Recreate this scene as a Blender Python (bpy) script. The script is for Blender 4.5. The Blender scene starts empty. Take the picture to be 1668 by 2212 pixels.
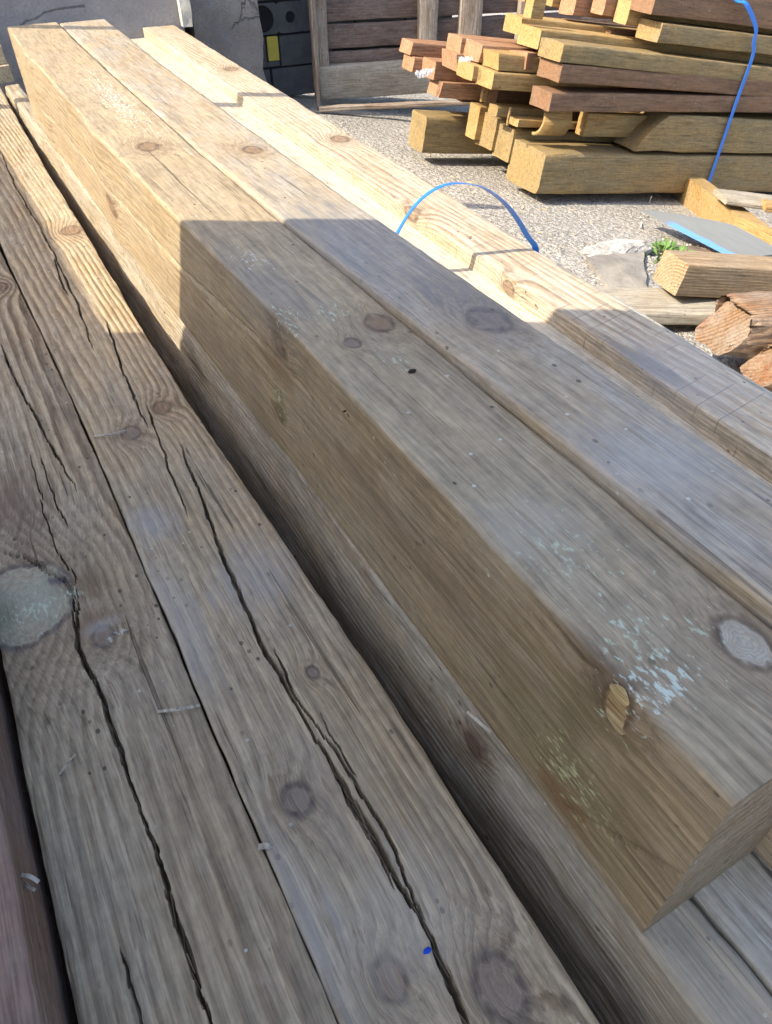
import bpy, bmesh, math, random
import numpy as np
from mathutils import Matrix, Vector
random.seed(7); RNG = np.random.RandomState(11)
S = bpy.context.scene
COL = S.collection

# ------------------------------------------------------------------ camera
CAM_H = 0.95                                  # eye height over the ground, metres
F_PX, PW, PH = 1552.0, 1668.0, 2211.0
AX_R = np.array([0.86892965, -0.34196586, 0.35779968])     # world x seen in camera axes (right, down, forward)
AX_U = np.array([-0.49488568, -0.59004019, 0.63791907])    # world y
AX_D = np.array([0.00703036, 0.73137673, 0.68193743])      # world -z
cam_d = bpy.data.cameras.new('camera'); cam = bpy.data.objects.new('camera', cam_d); COL.objects.link(cam)
cam_d.sensor_fit = 'HORIZONTAL'; cam_d.sensor_width = 36.0; cam_d.lens = 36.0 * F_PX / PW
cam_d.clip_start = 0.02; cam_d.clip_end = 300
M = Matrix.Identity(4)
for i, ax in enumerate((AX_R, AX_U, -AX_D)):
    M[i][0], M[i][1], M[i][2] = ax[0], -ax[1], -ax[2]
M[2][3] = CAM_H
cam.matrix_world = M
S.camera = cam

# ------------------------------------------------------------------ light
SUN = np.array([-1.0, 0.10, 0.883]); SUN /= np.linalg.norm(SUN)     # direction towards the sun
w = bpy.data.worlds.new('World'); S.world = w; w.use_nodes = True
wn = w.node_tree.nodes; wl = w.node_tree.links
sky = wn.new('ShaderNodeTexSky'); sky.sky_type = 'NISHITA'; sky.sun_disc = False
sky.sun_elevation = math.asin(SUN[2]); sky.sun_rotation = math.atan2(SUN[0], SUN[1])
sky.air_density = 1.0; sky.dust_density = 3.2; sky.ozone_density = 0.7
bg = wn['Background']; bg.inputs['Strength'].default_value = 0.12
wl.new(sky.outputs[0], bg.inputs['Color'])
sl = bpy.data.lights.new('sun', 'SUN'); sl.energy = 2.8; sl.angle = math.radians(0.28); sl.color = (1.0, 0.88, 0.68)
so = bpy.data.objects.new('sun', sl); COL.objects.link(so)
so.rotation_euler = Vector(SUN).to_track_quat('Z', 'Y').to_euler(); so.location = (-5, 0, 6)
S.view_settings.view_transform = 'Standard'; S.view_settings.look = 'None'
S.view_settings.exposure = 1.68; S.view_settings.gamma = 1.0; S.view_settings.use_curve_mapping = False
S.render.engine = 'CYCLES'

# ------------------------------------------------------------------ helpers
def ray(p):
    v = np.array([p[0] - PW / 2, p[1] - PH / 2, F_PX])
    return np.array([v @ AX_R, v @ AX_U, -(v @ AX_D)])
EYE = np.array([0, 0, CAM_H])
def at(p, depth=None, x=None):
    """world point of a photo point lying `depth` below the eye, or on the plane x"""
    r = ray(p)
    t = depth / -r[2] if depth is not None else x / r[0]
    return EYE + r * t
def on_plane(p, o, n):
    r = ray(p); t = ((o - EYE) @ n) / (r @ n)
    return EYE + r * t

def tag(o, label=None, cat=None, group=None, kind=None):
    if label: o['label'] = label
    if cat: o['category'] = cat
    if group: o['group'] = group
    if kind: o['kind'] = kind
    return o
def link(name, me, mat=None, parent=None):
    o = bpy.data.objects.new(name, me); COL.objects.link(o)
    if mat is not None and len(me.materials) == 0: me.materials.append(mat)
    if parent is not None: o.parent = parent
    return o
def mesh_from(name, V, Fs, smooth=True):
    me = bpy.data.meshes.new(name); me.from_pydata([tuple(v) for v in V], [], [tuple(f) for f in Fs]); me.update()
    if smooth: me.polygons.foreach_set('use_smooth', [True] * len(me.polygons))
    return me
def empty(name, loc):
    o = bpy.data.objects.new(name, None); COL.objects.link(o); o.location = loc; o.empty_display_size = .05
    return o

def vnoise(X, Y, seed=0):
    """smooth value noise, arrays in, about -1..1"""
    r = np.random.RandomState(seed); T = r.rand(64, 64) * 2 - 1
    xi = np.floor(X).astype(int); yi = np.floor(Y).astype(int); fx = X - xi; fy = Y - yi
    fx = fx * fx * (3 - 2 * fx); fy = fy * fy * (3 - 2 * fy)
    a = T[xi % 64, yi % 64]; b = T[(xi + 1) % 64, yi % 64]; c = T[xi % 64, (yi + 1) % 64]; d = T[(xi + 1) % 64, (yi + 1) % 64]
    return (a * (1 - fx) + b * fx) * (1 - fy) + (c * (1 - fx) + d * fx) * fy

# ------------------------------------------------------------------ node helpers
class NT:
    def __init__(s, mat):
        s.t = mat.node_tree; s.n = s.t.nodes; s.l = s.t.links
    def new(s, t, **kw):
        n = s.n.new(t)
        for k, v in kw.items(): setattr(n, k, v)
        return n
    def put(s, sock, v):
        if hasattr(v, 'links') or isinstance(v, bpy.types.NodeSocket): s.l.new(v, sock)
        else: sock.default_value = v
    def m(s, op, a, b=0.0, c=None, clamp=False):
        n = s.new('ShaderNodeMath', operation=op); n.use_clamp = clamp
        s.put(n.inputs[0], a); s.put(n.inputs[1], b)
        if c is not None: s.put(n.inputs[2], c)
        return n.outputs[0]
    def vm(s, op, a, b=(0, 0, 0)):
        n = s.new('ShaderNodeVectorMath', operation=op); s.put(n.inputs[0], a); s.put(n.inputs[1], b)
        return n.outputs[1] if op in ('LENGTH', 'DISTANCE', 'DOT_PRODUCT') else n.outputs[0]
    def noise(s, vec, scale=1, detail=2, rough=.5):
        n = s.new('ShaderNodeTexNoise'); s.put(n.inputs['Vector'], vec); n.inputs['Scale'].default_value = scale
        n.inputs['Detail'].default_value = detail; n.inputs['Roughness'].default_value = rough
        return n.outputs[0]
    def vor(s, vec, scale=1, feature='F1', rnd=1.0):
        n = s.new('ShaderNodeTexVoronoi', feature=feature); s.put(n.inputs['Vector'], vec); n.inputs['Scale'].default_value = scale
        n.inputs['Randomness'].default_value = rnd
        return n
    def ss(s, v, a, b):
        n = s.new('ShaderNodeMapRange', interpolation_type='SMOOTHSTEP'); s.put(n.inputs[0], v)
        n.inputs[1].default_value = a; n.inputs[2].default_value = b; n.inputs[3].default_value = 0; n.inputs[4].default_value = 1
        return n.outputs[0]
    def mix(s, f, a, b, mode='MIX'):
        n = s.new('ShaderNodeMix', data_type='RGBA', blend_type=mode); n.clamp_factor = True
        s.put(n.inputs[0], f)
        for sock, v in ((n.inputs[6], a), (n.inputs[7], b)):
            if isinstance(v, tuple): sock.default_value = (*v[:3], 1)
            else: s.l.new(v, sock)
        return n.outputs[2]
    def obj(s):
        return s.new('ShaderNodeTexCoord').outputs['Object']
    def finish(s, col, rough, height=None, bump=.5, dist=.002, spec=.3):
        b = s.n['Principled BSDF']
        if isinstance(col, tuple): b.inputs['Base Color'].default_value = (*col, 1)
        else: s.l.new(col, b.inputs['Base Color'])
        s.put(b.inputs['Roughness'], rough); b.inputs['Specular IOR Level'].default_value = spec
        if height is not None:
            bp = s.new('ShaderNodeBump'); bp.inputs['Strength'].default_value = bump; bp.inputs['Distance'].default_value = dist
            s.l.new(height, bp.inputs['Height']); s.l.new(bp.outputs[0], b.inputs['Normal'])
def newmat(name):
    m = bpy.data.materials.new(name); m.use_nodes = True; return m, NT(m)

def wood(name, base, ring, pith=(.05, -.12), freq=170, warp=.03, ringamt=.55, weather=(.34, .33, .31), wamt=.5,
         stain=(.10, .07, .045), samt=.35, knots=(), marks=(), rough=.62, bump=.5, saw=0, topw=None, rnd=False, green=None, spec=.3, patches=()):
    """sawn softwood; grain runs along local Y, growth rings are cylinders about the pith"""
    m, t = newmat(name)
    co = t.obj()
    if rnd:
        r = t.new('ShaderNodeObjectInfo').outputs['Random']
        off = t.new('ShaderNodeCombineXYZ'); t.put(off.inputs[0], t.m('MULTIPLY', r, .23)); t.put(off.inputs[1], t.m('MULTIPLY', r, 43.0)); t.put(off.inputs[2], t.m('MULTIPLY', r, -.17))
        co = t.vm('ADD', co, off.outputs[0])
    sep = t.new('ShaderNodeSeparateXYZ'); t.l.new(co, sep.inputs[0]); X, Y, Z = sep.outputs
    lowv = t.vm('MULTIPLY', co, (5, .9, 5)); low = t.noise(lowv, 1, 2)
    wf = t.noise(t.vm('MULTIPLY', co, (24, 2.2, 24)), 1, 2)
    dx = t.m('SUBTRACT', X, pith[0]); dz = t.m('SUBTRACT', Z, pith[1])
    R = t.m('SQRT', t.m('ADD', t.m('MULTIPLY', dx, dx), t.m('MULTIPLY', dz, dz)))
    R = t.m('ADD', R, t.m('MULTIPLY', t.m('SUBTRACT', low, .5), warp * 2))
    R = t.m('ADD', R, t.m('MULTIPLY', t.m('SUBTRACT', wf, .5), .0035))
    kn = []; G = None
    kfn = t.noise(t.vm('MULTIPLY', co, (110, 75, 110)), 1, 2) if knots else None
    for k in knots:
        kx, ky, kz, kr = k[:4]
        d = t.vm('MULTIPLY', t.vm('SUBTRACT', co, (kx, ky, kz)), (1, k[6] if len(k) > 6 else .75, 1))
        L = t.vm('LENGTH', d)
        L = t.m('ADD', L, t.m('ADD', t.m('MULTIPLY', t.m('SUBTRACT', wf, .5), min(kr, .022) * .9), t.m('MULTIPLY', t.m('SUBTRACT', kfn, .5), min(kr, .022) * .55)))
        q = t.m('DIVIDE', L, kr * 1.9)
        g = t.m('POWER', 2.718, t.m('MULTIPLY', t.m('MULTIPLY', q, q), -1.0))
        gg = t.m('MULTIPLY', g, k[5] if len(k) > 5 else kr * 1.1); R = t.m('ADD', R, gg); G = gg if G is None else t.m('ADD', G, gg)
        kn.append((t.m('DIVIDE', L, kr), k[4]))
    ph = t.m('FRACT', t.m('MULTIPLY', R, freq))
    # slow earlywood rise, sharp latewood line
    lw = t.m('MULTIPLY', t.ss(ph, .1, .75), t.m('SUBTRACT', 1.0, t.ss(ph, .80, 1.0)))
    ringvar = t.ss(t.noise(t.vm('MULTIPLY', co, (9, .8, 9)), 1, 2), .3, .7)
    ringf = t.m('MULTIPLY', lw, t.m('ADD', t.m('MULTIPLY', ringvar, ringamt * .75), ringamt * .35))
    col = t.mix(ringf, base, ring)
    cf = co
    if G is not None:
        cb = t.new('ShaderNodeCombineXYZ'); t.put(cb.inputs[0], G); t.put(cb.inputs[2], G); cf = t.vm('ADD', co, cb.outputs[0])
    fib = t.noise(t.vm('MULTIPLY', cf, (480, 22, 480)), 1, 2, .6)
    fib2 = t.noise(t.vm('MULTIPLY', cf, (150, 9, 150)), 1, 2, .65)
    blotch = t.noise(t.vm('MULTIPLY', co, (16, 6, 16)), 1, 3, .7)
    blotch2 = t.noise(t.vm('MULTIPLY', t.vm('ADD', co, (3.1, 7.7, 1.3)), (9, 3, 9)), 1, 3, .7)
    mott = t.noise(co, 75, 2, .7)
    if green: col = t.mix(t.m('MULTIPLY', t.ss(blotch2, .42, .68), .55), col, green)
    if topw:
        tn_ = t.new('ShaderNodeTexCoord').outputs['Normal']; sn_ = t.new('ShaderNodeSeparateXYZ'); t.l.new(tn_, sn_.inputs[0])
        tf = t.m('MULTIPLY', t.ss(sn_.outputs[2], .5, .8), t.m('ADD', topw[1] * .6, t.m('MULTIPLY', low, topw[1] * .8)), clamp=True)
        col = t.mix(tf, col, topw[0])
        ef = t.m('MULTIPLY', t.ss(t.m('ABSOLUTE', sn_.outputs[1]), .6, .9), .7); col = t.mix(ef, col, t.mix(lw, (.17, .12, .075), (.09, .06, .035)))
    col = t.mix(t.m('MULTIPLY', t.ss(blotch, .35, .66), wamt), col, weather)
    col = t.mix(t.m('MULTIPLY', t.ss(blotch2, .52, .72), samt), col, stain)
    fm = t.m('ADD', t.m('MULTIPLY', fib, .5), t.m('MULTIPLY', fib2, .65))
    g = t.m('ADD', t.m('ADD', t.m('MULTIPLY', t.m('SUBTRACT', fm, .575), 2.1), t.m('MULTIPLY', t.m('SUBTRACT', mott, .5), .55)), 1.0)
    fl_ = t.m('MULTIPLY', t.ss(fib2, .585, .66), t.m('MULTIPLY', t.ss(blotch, .3, .6), .5)); col = t.mix(fl_, col, tuple(x * .45 for x in ring))
    cc = t.new('ShaderNodeCombineXYZ'); [t.put(cc.inputs[i], g) for i in range(3)]
    col = t.mix(1.0, col, cc.outputs[0], 'MULTIPLY')
    # fine drying checks, long and hair thin
    chk = t.noise(t.vm('MULTIPLY', t.vm('ADD', co, (.7, .2, .9)), (95, 1.5, 95)), 1, 2, .5)
    chm = t.m('MULTIPLY', t.ss(chk, .705, .735), .55)
    col = t.mix(chm, col, (.045, .032, .022))
    if saw:
        sv = t.vm('MULTIPLY', co, (4, 110, 4)); sn = t.noise(sv, 1, 2, .4)
        s2 = t.vm('ADD', co, (0, 0, 0)); sw = t.m('FRACT', t.m('ADD', t.m('MULTIPLY', Y, 26.0), t.m('MULTIPLY', X, -3.5)))
        swl = t.m('MULTIPLY', t.m('SUBTRACT', 1.0, t.ss(sw, .0, .07)), t.ss(t.noise(t.vm('MULTIPLY', co, (14, 22, 14)), 1, 1), .47, .6))
        col = t.mix(t.m('MULTIPLY', swl, saw), col, (.09, .08, .075))
    # specks of dirt
    vs = t.vor(t.vm('MULTIPLY', co, (1, .7, 1)), 60)
    sp = t.m('MULTIPLY', t.m('LESS_THAN', vs.outputs['Distance'], .13), t.ss(t.noise(co, 11, 2), .5, .62))
    col = t.mix(t.m('MULTIPLY', sp, .75), col, (.03, .022, .018))
    vs2 = t.vor(t.vm('ADD', co, (5, 5, 5)), 38)
    sp2 = t.m('MULTIPLY', t.m('LESS_THAN', vs2.outputs['Distance'], .07), t.ss(t.noise(co, 7, 2), .5, .6))
    col = t.mix(t.m('MULTIPLY', sp2, .6), col, (.62, .66, .62))
    for q, kind in kn:
        inner = t.m('SUBTRACT', 1.0, t.ss(q, .70, .95)); halo = t.m('MULTIPLY', t.ss(q, .66, .9), t.m('SUBTRACT', 1.0, t.ss(q, .95, 1.28)))
        if kind == 'olive': inner = t.m('SUBTRACT', 1.0, t.ss(q, .86, .94)); halo = t.m('MULTIPLY', t.ss(q, .84, .93), t.m('SUBTRACT', 1.0, t.ss(q, .96, 1.06)))
        wide = t.m('SUBTRACT', 1.0, t.ss(q, .8, 3.2))
        rr = t.ss(t.m('FRACT', t.m('MULTIPLY', t.m('ADD', q, t.m('MULTIPLY', kfn, .25)), 6.3)), .2, .9)
        kc = {'olive': (.46, .42, .30), 'pale': (.50, .48, .41), 'brown': (.20, .12, .07), 'grey': (.22, .17, .14), 'gold': (.42, .29, .11)}[kind]
        ko = {'olive': (.07, .055, .06), 'pale': (.075, .05, .035), 'brown': (.055, .03, .02), 'grey': (.055, .042, .045), 'gold': (.07, .04, .02)}[kind]
        col = t.mix(t.m('MULTIPLY', wide, .3), col, (.15, .09, .05))
        inc = t.mix(t.m('MULTIPLY', rr, .28), kc, ko)
        col = t.mix(t.m('MULTIPLY', inner, t.m('ADD', .12, t.m('MULTIPLY', kfn, .95))), col, inc); col = t.mix(t.m('MULTIPLY', halo, t.m('ADD', -.05, t.m('MULTIPLY', kfn, 1.25))), col, ko)
    for (px_, py_, pz_, rx, ry, c_, amt) in patches:       # broad stains and painted sky sheen, soft edged
        d = t.vm('DIVIDE', t.vm('SUBTRACT', co, (px_, py_, pz_)), (rx, ry, rx))
        L = t.m('ADD', t.vm('LENGTH', d), t.m('ADD', t.m('MULTIPLY', t.m('SUBTRACT', blotch, .5), 2.6), t.m('MULTIPLY', t.m('SUBTRACT', fib2, .5), 1.5)))
        col = t.mix(t.m('MULTIPLY', t.m('SUBTRACT', 1.0, t.ss(L, .2, 1.3)), amt * .8), col, c_)
    if marks:
        fl = t.noise(t.vm('MULTIPLY', co, (260, 110, 260)), 1, 3, .6)
        for (mx, my, mz, rx, ry, c_, thr) in marks:      # chalky salt marks: broken flecks
            d = t.vm('DIVIDE', t.vm('SUBTRACT', co, (mx, my, mz)), (rx, ry, rx))
            L = t.vm('LENGTH', d)
            f = t.m('SUBTRACT', fl, t.m('MULTIPLY', L, .13))
            col = t.mix(t.m('MULTIPLY', t.ss(f, thr - .125, thr + .0), .7), col, c_)
    h = t.m('ADD', t.m('MULTIPLY', lw, .25), t.m('MULTIPLY', fm, 1.3))
    h = t.m('SUBTRACT', h, t.m('MULTIPLY', chm, 1.6))
    if saw: h = t.m('ADD', h, t.m('MULTIPLY', sn, .8))
    rg = t.m('ADD', rough, t.m('MULTIPLY', t.m('SUBTRACT', blotch, .5), .3))
    t.finish(col, rg, h, bump, .0016, spec)
    return m

# ------------------------------------------------------------------ timber builder (length along local Y)
def timber_mesh(name, st, n=(10, 6), step=.06, rnd=.004, rag=.0015, seed=0, fn=None, endcut=(0, 0), steps=None):
    """st: (y, x_left, x_right, z_top, z_bottom) stations. n: cells across top and side."""
    st = np.array(st, float)
    y0, y1 = st[0, 0], st[-1, 0]
    if steps is None: ys = np.linspace(y0, y1, max(3, int((y1 - y0) / step) + 1))
    else: ys = np.array(steps)
    def ip(c):
        fine = np.linspace(y0, y1, 80); v = np.interp(fine, st[:, 0], st[:, c])
        k = np.ones(9) / 9; v2 = np.convolve(np.pad(v, 4, 'edge'), k, 'valid')
        # keep the end slopes
        v2[:4] = v[:4]; v2[-4:] = v[-4:]
        return np.interp(ys, fine, v2)
    xl, xr, zt, zb = ip(1), ip(2), ip(3), ip(4)
    q = []                                     # perimeter in (u,v) 0..1 plus inward corner pull
    nt, ns = n
    def face(a, b, k):
        return [(a[0] + (b[0] - a[0]) * i / k, a[1] + (b[1] - a[1]) * i / k) for i in range(k)]
    P = face((0, 1), (1, 1), nt) + face((1, 1), (1, 0), ns) + face((1, 0), (0, 0), max(2, nt // 3)) + face((0, 0), (0, 1), ns)
    # densify at the corners so the arris is a small arc
    U = []
    W = float(np.mean(xr - xl)); Hh = float(np.mean(zt - zb)); r = rnd
    for (u, v) in P:
        cu, cv = u in (0, 1), v in (0, 1)
        if cu and cv:
            sx = 1 if u == 0 else -1; sy = 1 if v == 0 else -1
            order = [(0, r), (.29 * r, .29 * r), (r, 0)]         # down the side, mid arc, along the face
            if (u, v) in ((0, 1), (1, 0)): seq = order
            else: seq = order[::-1]
            for (ox, oz) in seq: U.append((u, v, sx * ox, sy * oz))
        elif cv: U.append((u, v, r * (1 - 2 * u), 0))
        else: U.append((u, v, 0, r * (1 - 2 * v)))
    U = np.array(U); m = len(U); ny = len(ys)
    Xg = xl[:, None] + (xr - xl)[:, None] * U[None, :, 0] + U[None, :, 2]
    Zg = zb[:, None] + (zt - zb)[:, None] * U[None, :, 1] + U[None, :, 3]
    Yg = np.repeat(ys[:, None], m, 1)
    # arris damage and sawing unevenness
    nx = np.where(U[:, 0] == 0, -1, np.where(U[:, 0] == 1, 1, 0))[None, :]; nz = np.where(U[:, 1] == 0, -1, np.where(U[:, 1] == 1, 1, 0))[None, :]
    corner = ((nx != 0) & (nz != 0))
    a = vnoise(Yg * 9 + seed, U[None, :, 0] * 3 + U[None, :, 1] * 5 + Yg * 0, seed + 1) * rag + vnoise(Yg * 55, U[None, :, 0] * 7 + Yg * 0, seed + 2) * rag * .35
    ch = np.clip(vnoise(Yg * 21 + 3, U[None, :, 0] * 2 + U[None, :, 1] * 9 + Yg * 0, seed + 5) - .6, 0, 1) * rag * 1.2
    Xg = Xg + nx * (a - ch * corner); Zg = Zg + nz * (a - ch * corner)
    if endcut[0]: Yg[0] += (U[:, 1] - .5) * endcut[0]
    if endcut[1]: Yg[-1] += (U[:, 1] - .5) * endcut[1]
    if fn is not None: Xg, Yg, Zg = fn(Xg, Yg, Zg, U)
    flat = n[0] > 100
    V = np.stack([Xg, Yg, Zg], -1).reshape(-1, 3)
    Fs = []
    for j in range(ny - 1):
        b0 = j * m; b1 = b0 + m
        for i in range(m):
            k = (i + 1) % m
            Fs.append((b0 + i, b0 + k, b1 + k, b1 + i))
    V = list(map(tuple, V)); o = len(V)
    for i in range(m): V.append(V[i])
    o2 = len(V)
    for i in range(m): V.append(V[(ny - 1) * m + i])
    # slightly proud centre so end grain catches light unevenly
    c0 = np.mean([V[o + i] for i in range(m)], 0); c1 = np.mean([V[o2 + i] for i in range(m)], 0)
    V.append(tuple(c0)); V.append(tuple(c1)); ic0, ic1 = len(V) - 2, len(V) - 1
    for i in range(m):
        k = (i + 1) % m
        Fs.append((ic0, o + k, o + i)); Fs.append((ic1, o2 + i, o2 + k))
    me = mesh_from(name, V, Fs, not flat)
    bm = bmesh.new(); bm.from_mesh(me); bmesh.ops.recalc_face_normals(bm, faces=bm.faces); bm.to_mesh(me); bm.free()
    return me
def origin_to(me, loc):
    me.transform(Matrix.Translation(-Vector(loc)))
def pile_timber(name, st, mat, label, group=None, cat='timber', **kw):
    """stations given in eye coordinates (depth below eye); origin moved to the base of the near end"""
    s2 = [(y, a, b, CAM_H - t, CAM_H - bt) for (y, a, b, t, bt) in st]
    me = timber_mesh(name, s2, **kw)
    o = link(name, me, mat)
    loc = ((st[0][1] + st[0][2]) / 2, st[0][0], CAM_H - st[0][4])
    origin_to(me, loc); o.location = loc
    tag(o, label, cat, group)
    return o

def base_of(st): return ((st[0][1] + st[0][2]) / 2, st[0][0], CAM_H - st[0][4])
def loc_pts(pts, base):
    return [tuple(np.array(p[:3]) - np.array(base)) + tuple(p[3:]) for p in pts]
def T(p, depth, *rest): return tuple(at(p, depth=depth)) + rest     # point on a top face
def Sd(p, x, *rest): return tuple(at(p, x=x)) + rest                # point on a side face

# polyline groove carving on the top face
def groove(Xg, Yg, Zg, top, paths, zt):
    drop = np.zeros_like(Zg); jx_ = vnoise(Yg * 60, Xg * 0 + 3.3, 31) * .0013 + vnoise(Yg * 17, Xg * 0 + 8.3, 33) * .0018 + vnoise(Yg * 150, Xg * 40, 34) * .0009
    for pts, wd, dp in paths:
        P = np.array(pts); seg = np.linalg.norm(np.diff(P, axis=0), axis=1); cum = np.concatenate([[0], np.cumsum(seg)]); tot = cum[-1]
        lo = P.min(0) - .02; hi = P.max(0) + .02
        m_ = (Xg > lo[0]) & (Xg < hi[0]) & (Yg > lo[1]) & (Yg < hi[1])
        x = Xg[m_] + jx_[m_] * 1.15; y = Yg[m_] + jx_[m_] * .6; best = np.full(x.shape, 9.); tt = np.zeros_like(x)
        for i in range(len(P) - 1):
            ab = P[i + 1] - P[i]; t_ = np.clip(((x - P[i][0]) * ab[0] + (y - P[i][1]) * ab[1]) / (ab @ ab), 0, 1)
            d = np.hypot(x - P[i][0] - t_ * ab[0], y - P[i][1] - t_ * ab[1]); k = d < best
            best = np.where(k, d, best); tt = np.where(k, (cum[i] + t_ * seg[i]) / tot, tt)
        env = np.clip(np.minimum(tt, 1 - tt) * 7, 0, 1) ** .6 * (1 + .45 * vnoise(y * 25, y * 0 + 1.1, 37))
        hw = wd * .33 * env + 1e-6
        drop[m_] = np.maximum(drop[m_], np.clip((1.2 - best / hw) * 1.7, 0, 1) * dp * .55 * np.clip(env, 0, 1))
    return Zg - drop * top

def yspace(a, b, d0, d1):
    ys = [a]
    while ys[-1] < b:
        f = (ys[-1] - a) / (b - a); ys.append(ys[-1] + d0 + (d1 - d0) * f)
    ys[-1] = b
    return ys

PILE = 'long timbers laid lengthwise in the foreground stack'
GREENW = (.50, .56, .42); CYANW = (.66, .76, .70)

# ================================================================== SETTING
def ground_mat():
    m, t = newmat('yard_concrete')
    co = t.obj()
    v = t.vor(co, 55); v2 = t.vor(co, 140)
    n = t.noise(co, 2.2, 4); n2 = t.noise(co, 30, 3); n3 = t.noise(co, 260, 2)
    col = t.mix(t.ss(n, .35, .68), (.44, .42, .39), (.31, .295, .27))
    col = t.mix(t.m('MULTIPLY', t.ss(n2, .35, .65), .55), col, (.47, .45, .42))
    col = t.mix(t.m('MULTIPLY', t.ss(v.outputs['Distance'], .35, .75), .45), col, (.17, .16, .15))
    sepc = t.new('ShaderNodeSeparateColor'); t.l.new(v2.outputs['Color'], sepc.inputs[0])
    col = t.mix(t.m('MULTIPLY', t.ss(sepc.outputs[0], .75, .9), .5), col, (.6, .58, .55))
    col = t.mix(t.m('MULTIPLY', t.ss(sepc.outputs[1], .8, .9), .45), col, (.12, .11, .10))
    h = t.m('ADD', t.m('MULTIPLY', v.outputs['Distance'], -1.0), t.m('MULTIPLY', n3, .9)); h = t.m('ADD', h, t.m('MULTIPLY', v2.outputs['Distance'], -.5))
    t.finish(col, .9, h, .9, .008, .2)
    return m
MG = ground_mat()
gx = np.concatenate([[-60, -20, -6], np.linspace(-2, 5, 141), [9, 25, 60]]); gy = np.concatenate([[-60, -20, -6], np.linspace(-1, 6, 141), [10, 25, 60]])
GX, GY = np.meshgrid(gx, gy)
def gz(x, y):
    fall = -.15 * np.clip(x - 1.62, 0, 5)
    inside = (np.abs(x) < 8) & (np.abs(y) < 12)
    return fall + (vnoise(x * 2.1 + 5, y * 2.1, 3) * .008 + vnoise(x * 9, y * 9, 4) * .003) * inside
GZ = gz(GX, GY)
def atg(p, h=0.0):
    """point seen at p standing h over the sloping ground"""
    z = 0.0
    for _ in range(12):
        q_ = at(p, depth=CAM_H - z - h); z = -.15 * max(0, q_[0] - 1.62)
    return q_
nxg, nyg = len(gx), len(gy)
Fg = [(j * nxg + i, j * nxg + i + 1, (j + 1) * nxg + i + 1, (j + 1) * nxg + i) for j in range(nyg - 1) for i in range(nxg - 1)]
tag(link('ground', mesh_from('ground', np.stack([GX, GY, GZ], -1).reshape(-1, 3), Fg), MG), kind='structure')

# box builder in any frame (origin, three axes), slightly worn edges
def box_mesh(name, o, ax, size, bevel=.003, seg=(1, 1, 1), jitter=0., seed=0):
    bm = bmesh.new(); bmesh.ops.create_cube(bm, size=1)
    for v in bm.verts: v.co = Vector(((v.co.x + .5) * size[0], (v.co.y + .5) * size[1], (v.co.z + .5) * size[2]))
    if max(seg) > 1:
        for axi in range(3):
            for k in range(1, seg[axi]):
                no = Vector([0, 0, 0]); no[axi] = 1; pc = Vector([0, 0, 0]); pc[axi] = size[axi] * k / seg[axi]
                bmesh.ops.bisect_plane(bm, geom=bm.verts[:] + bm.edges[:] + bm.faces[:], plane_co=pc, plane_no=no)
    if bevel:
        ed = [e for e in bm.edges if len(e.link_faces) == 2 and e.calc_face_angle(0) > 1]
        bmesh.ops.bevel(bm, geom=ed, offset=bevel, segments=2, affect='EDGES', profile=.6)
    if jitter:
        rr = random.Random(seed)
        for v in bm.verts: v.co += Vector([rr.uniform(-1, 1) * jitter for _ in range(3)])
    Mx = Matrix([[ax[0][0], ax[1][0], ax[2][0], 0], [ax[0][1], ax[1][1], ax[2][1], 0], [ax[0][2], ax[1][2], ax[2][2], 0], [0, 0, 0, 1]])
    bm.transform(Mx); bmesh.ops.recalc_face_normals(bm, faces=bm.faces)
    me = bpy.data.meshes.new(name); bm.to_mesh(me); bm.free()
    return me
def box(name, o, ax, size, mat, parent=None, **kw):
    me = box_mesh(name, o, ax, size, **kw)
    ob = link(name, me, mat, parent)
    p = Vector(o) - (parent.location if parent else Vector((0, 0, 0)))
    ob.location = p
    return ob
def frame_obj(name, me, o, ax, mat, parent=None):
    ob = link(name, me, mat, parent)
    ob.matrix_world = Matrix([[ax[0][0], ax[1][0], ax[2][0], o[0]], [ax[0][1], ax[1][1], ax[2][1], o[1]], [ax[0][2], ax[1][2], ax[2][2], o[2]], [0, 0, 0, 1]])
    if parent is not None: ob.matrix_world = ob.matrix_world; 
    return ob
def unit(v): v = np.array(v, float); return v / np.linalg.norm(v)
UPV = np.array([0, 0, 1.])

# ---- plain mineral surfaces
def mineral(name, c1, c2, c3, sc=6, bump=.6, dist=.006, crackamt=0., grime=.3):
    m, t = newmat(name); co = t.obj()
    n = t.noise(co, sc, 6, .6); n2 = t.noise(t.vm('ADD', co, (4, 2, 9)), sc * .35, 4, .6); n3 = t.noise(co, sc * 18, 3, .6)
    col = t.mix(t.ss(n, .35, .65), c1, c2); col = t.mix(t.m('MULTIPLY', t.ss(n2, .45, .7), .8), col, c3)
    col = t.mix(t.m('MULTIPLY', t.ss(n3, .45, .75), grime), col, tuple(x * .55 for x in c1))
    h = t.m('ADD', t.m('MULTIPLY', n, .7), t.m('MULTIPLY', n3, .45))
    if crackamt:
        wv = t.vm('ADD', co, t.vm('MULTIPLY', t.new('ShaderNodeTexNoise').outputs['Color'], (.1, .1, .1)))
        v = t.vor(wv, 5.5, 'DISTANCE_TO_EDGE'); ck = t.m('MULTIPLY', t.m('SUBTRACT', 1.0, t.ss(v.outputs[0], .004, .02)), t.ss(n2, .46, .56))
        col = t.mix(t.m('MULTIPLY', ck, crackamt), col, (.05, .045, .045)); h = t.m('SUBTRACT', h, t.m('MULTIPLY', ck, .8))
    t.finish(col, .9, h, bump, dist, .2)
    return m
M_render = mineral('grey_render', (.27, .27, .285), (.34, .335, .34), (.20, .20, .215), 5, .9, .008)
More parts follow.
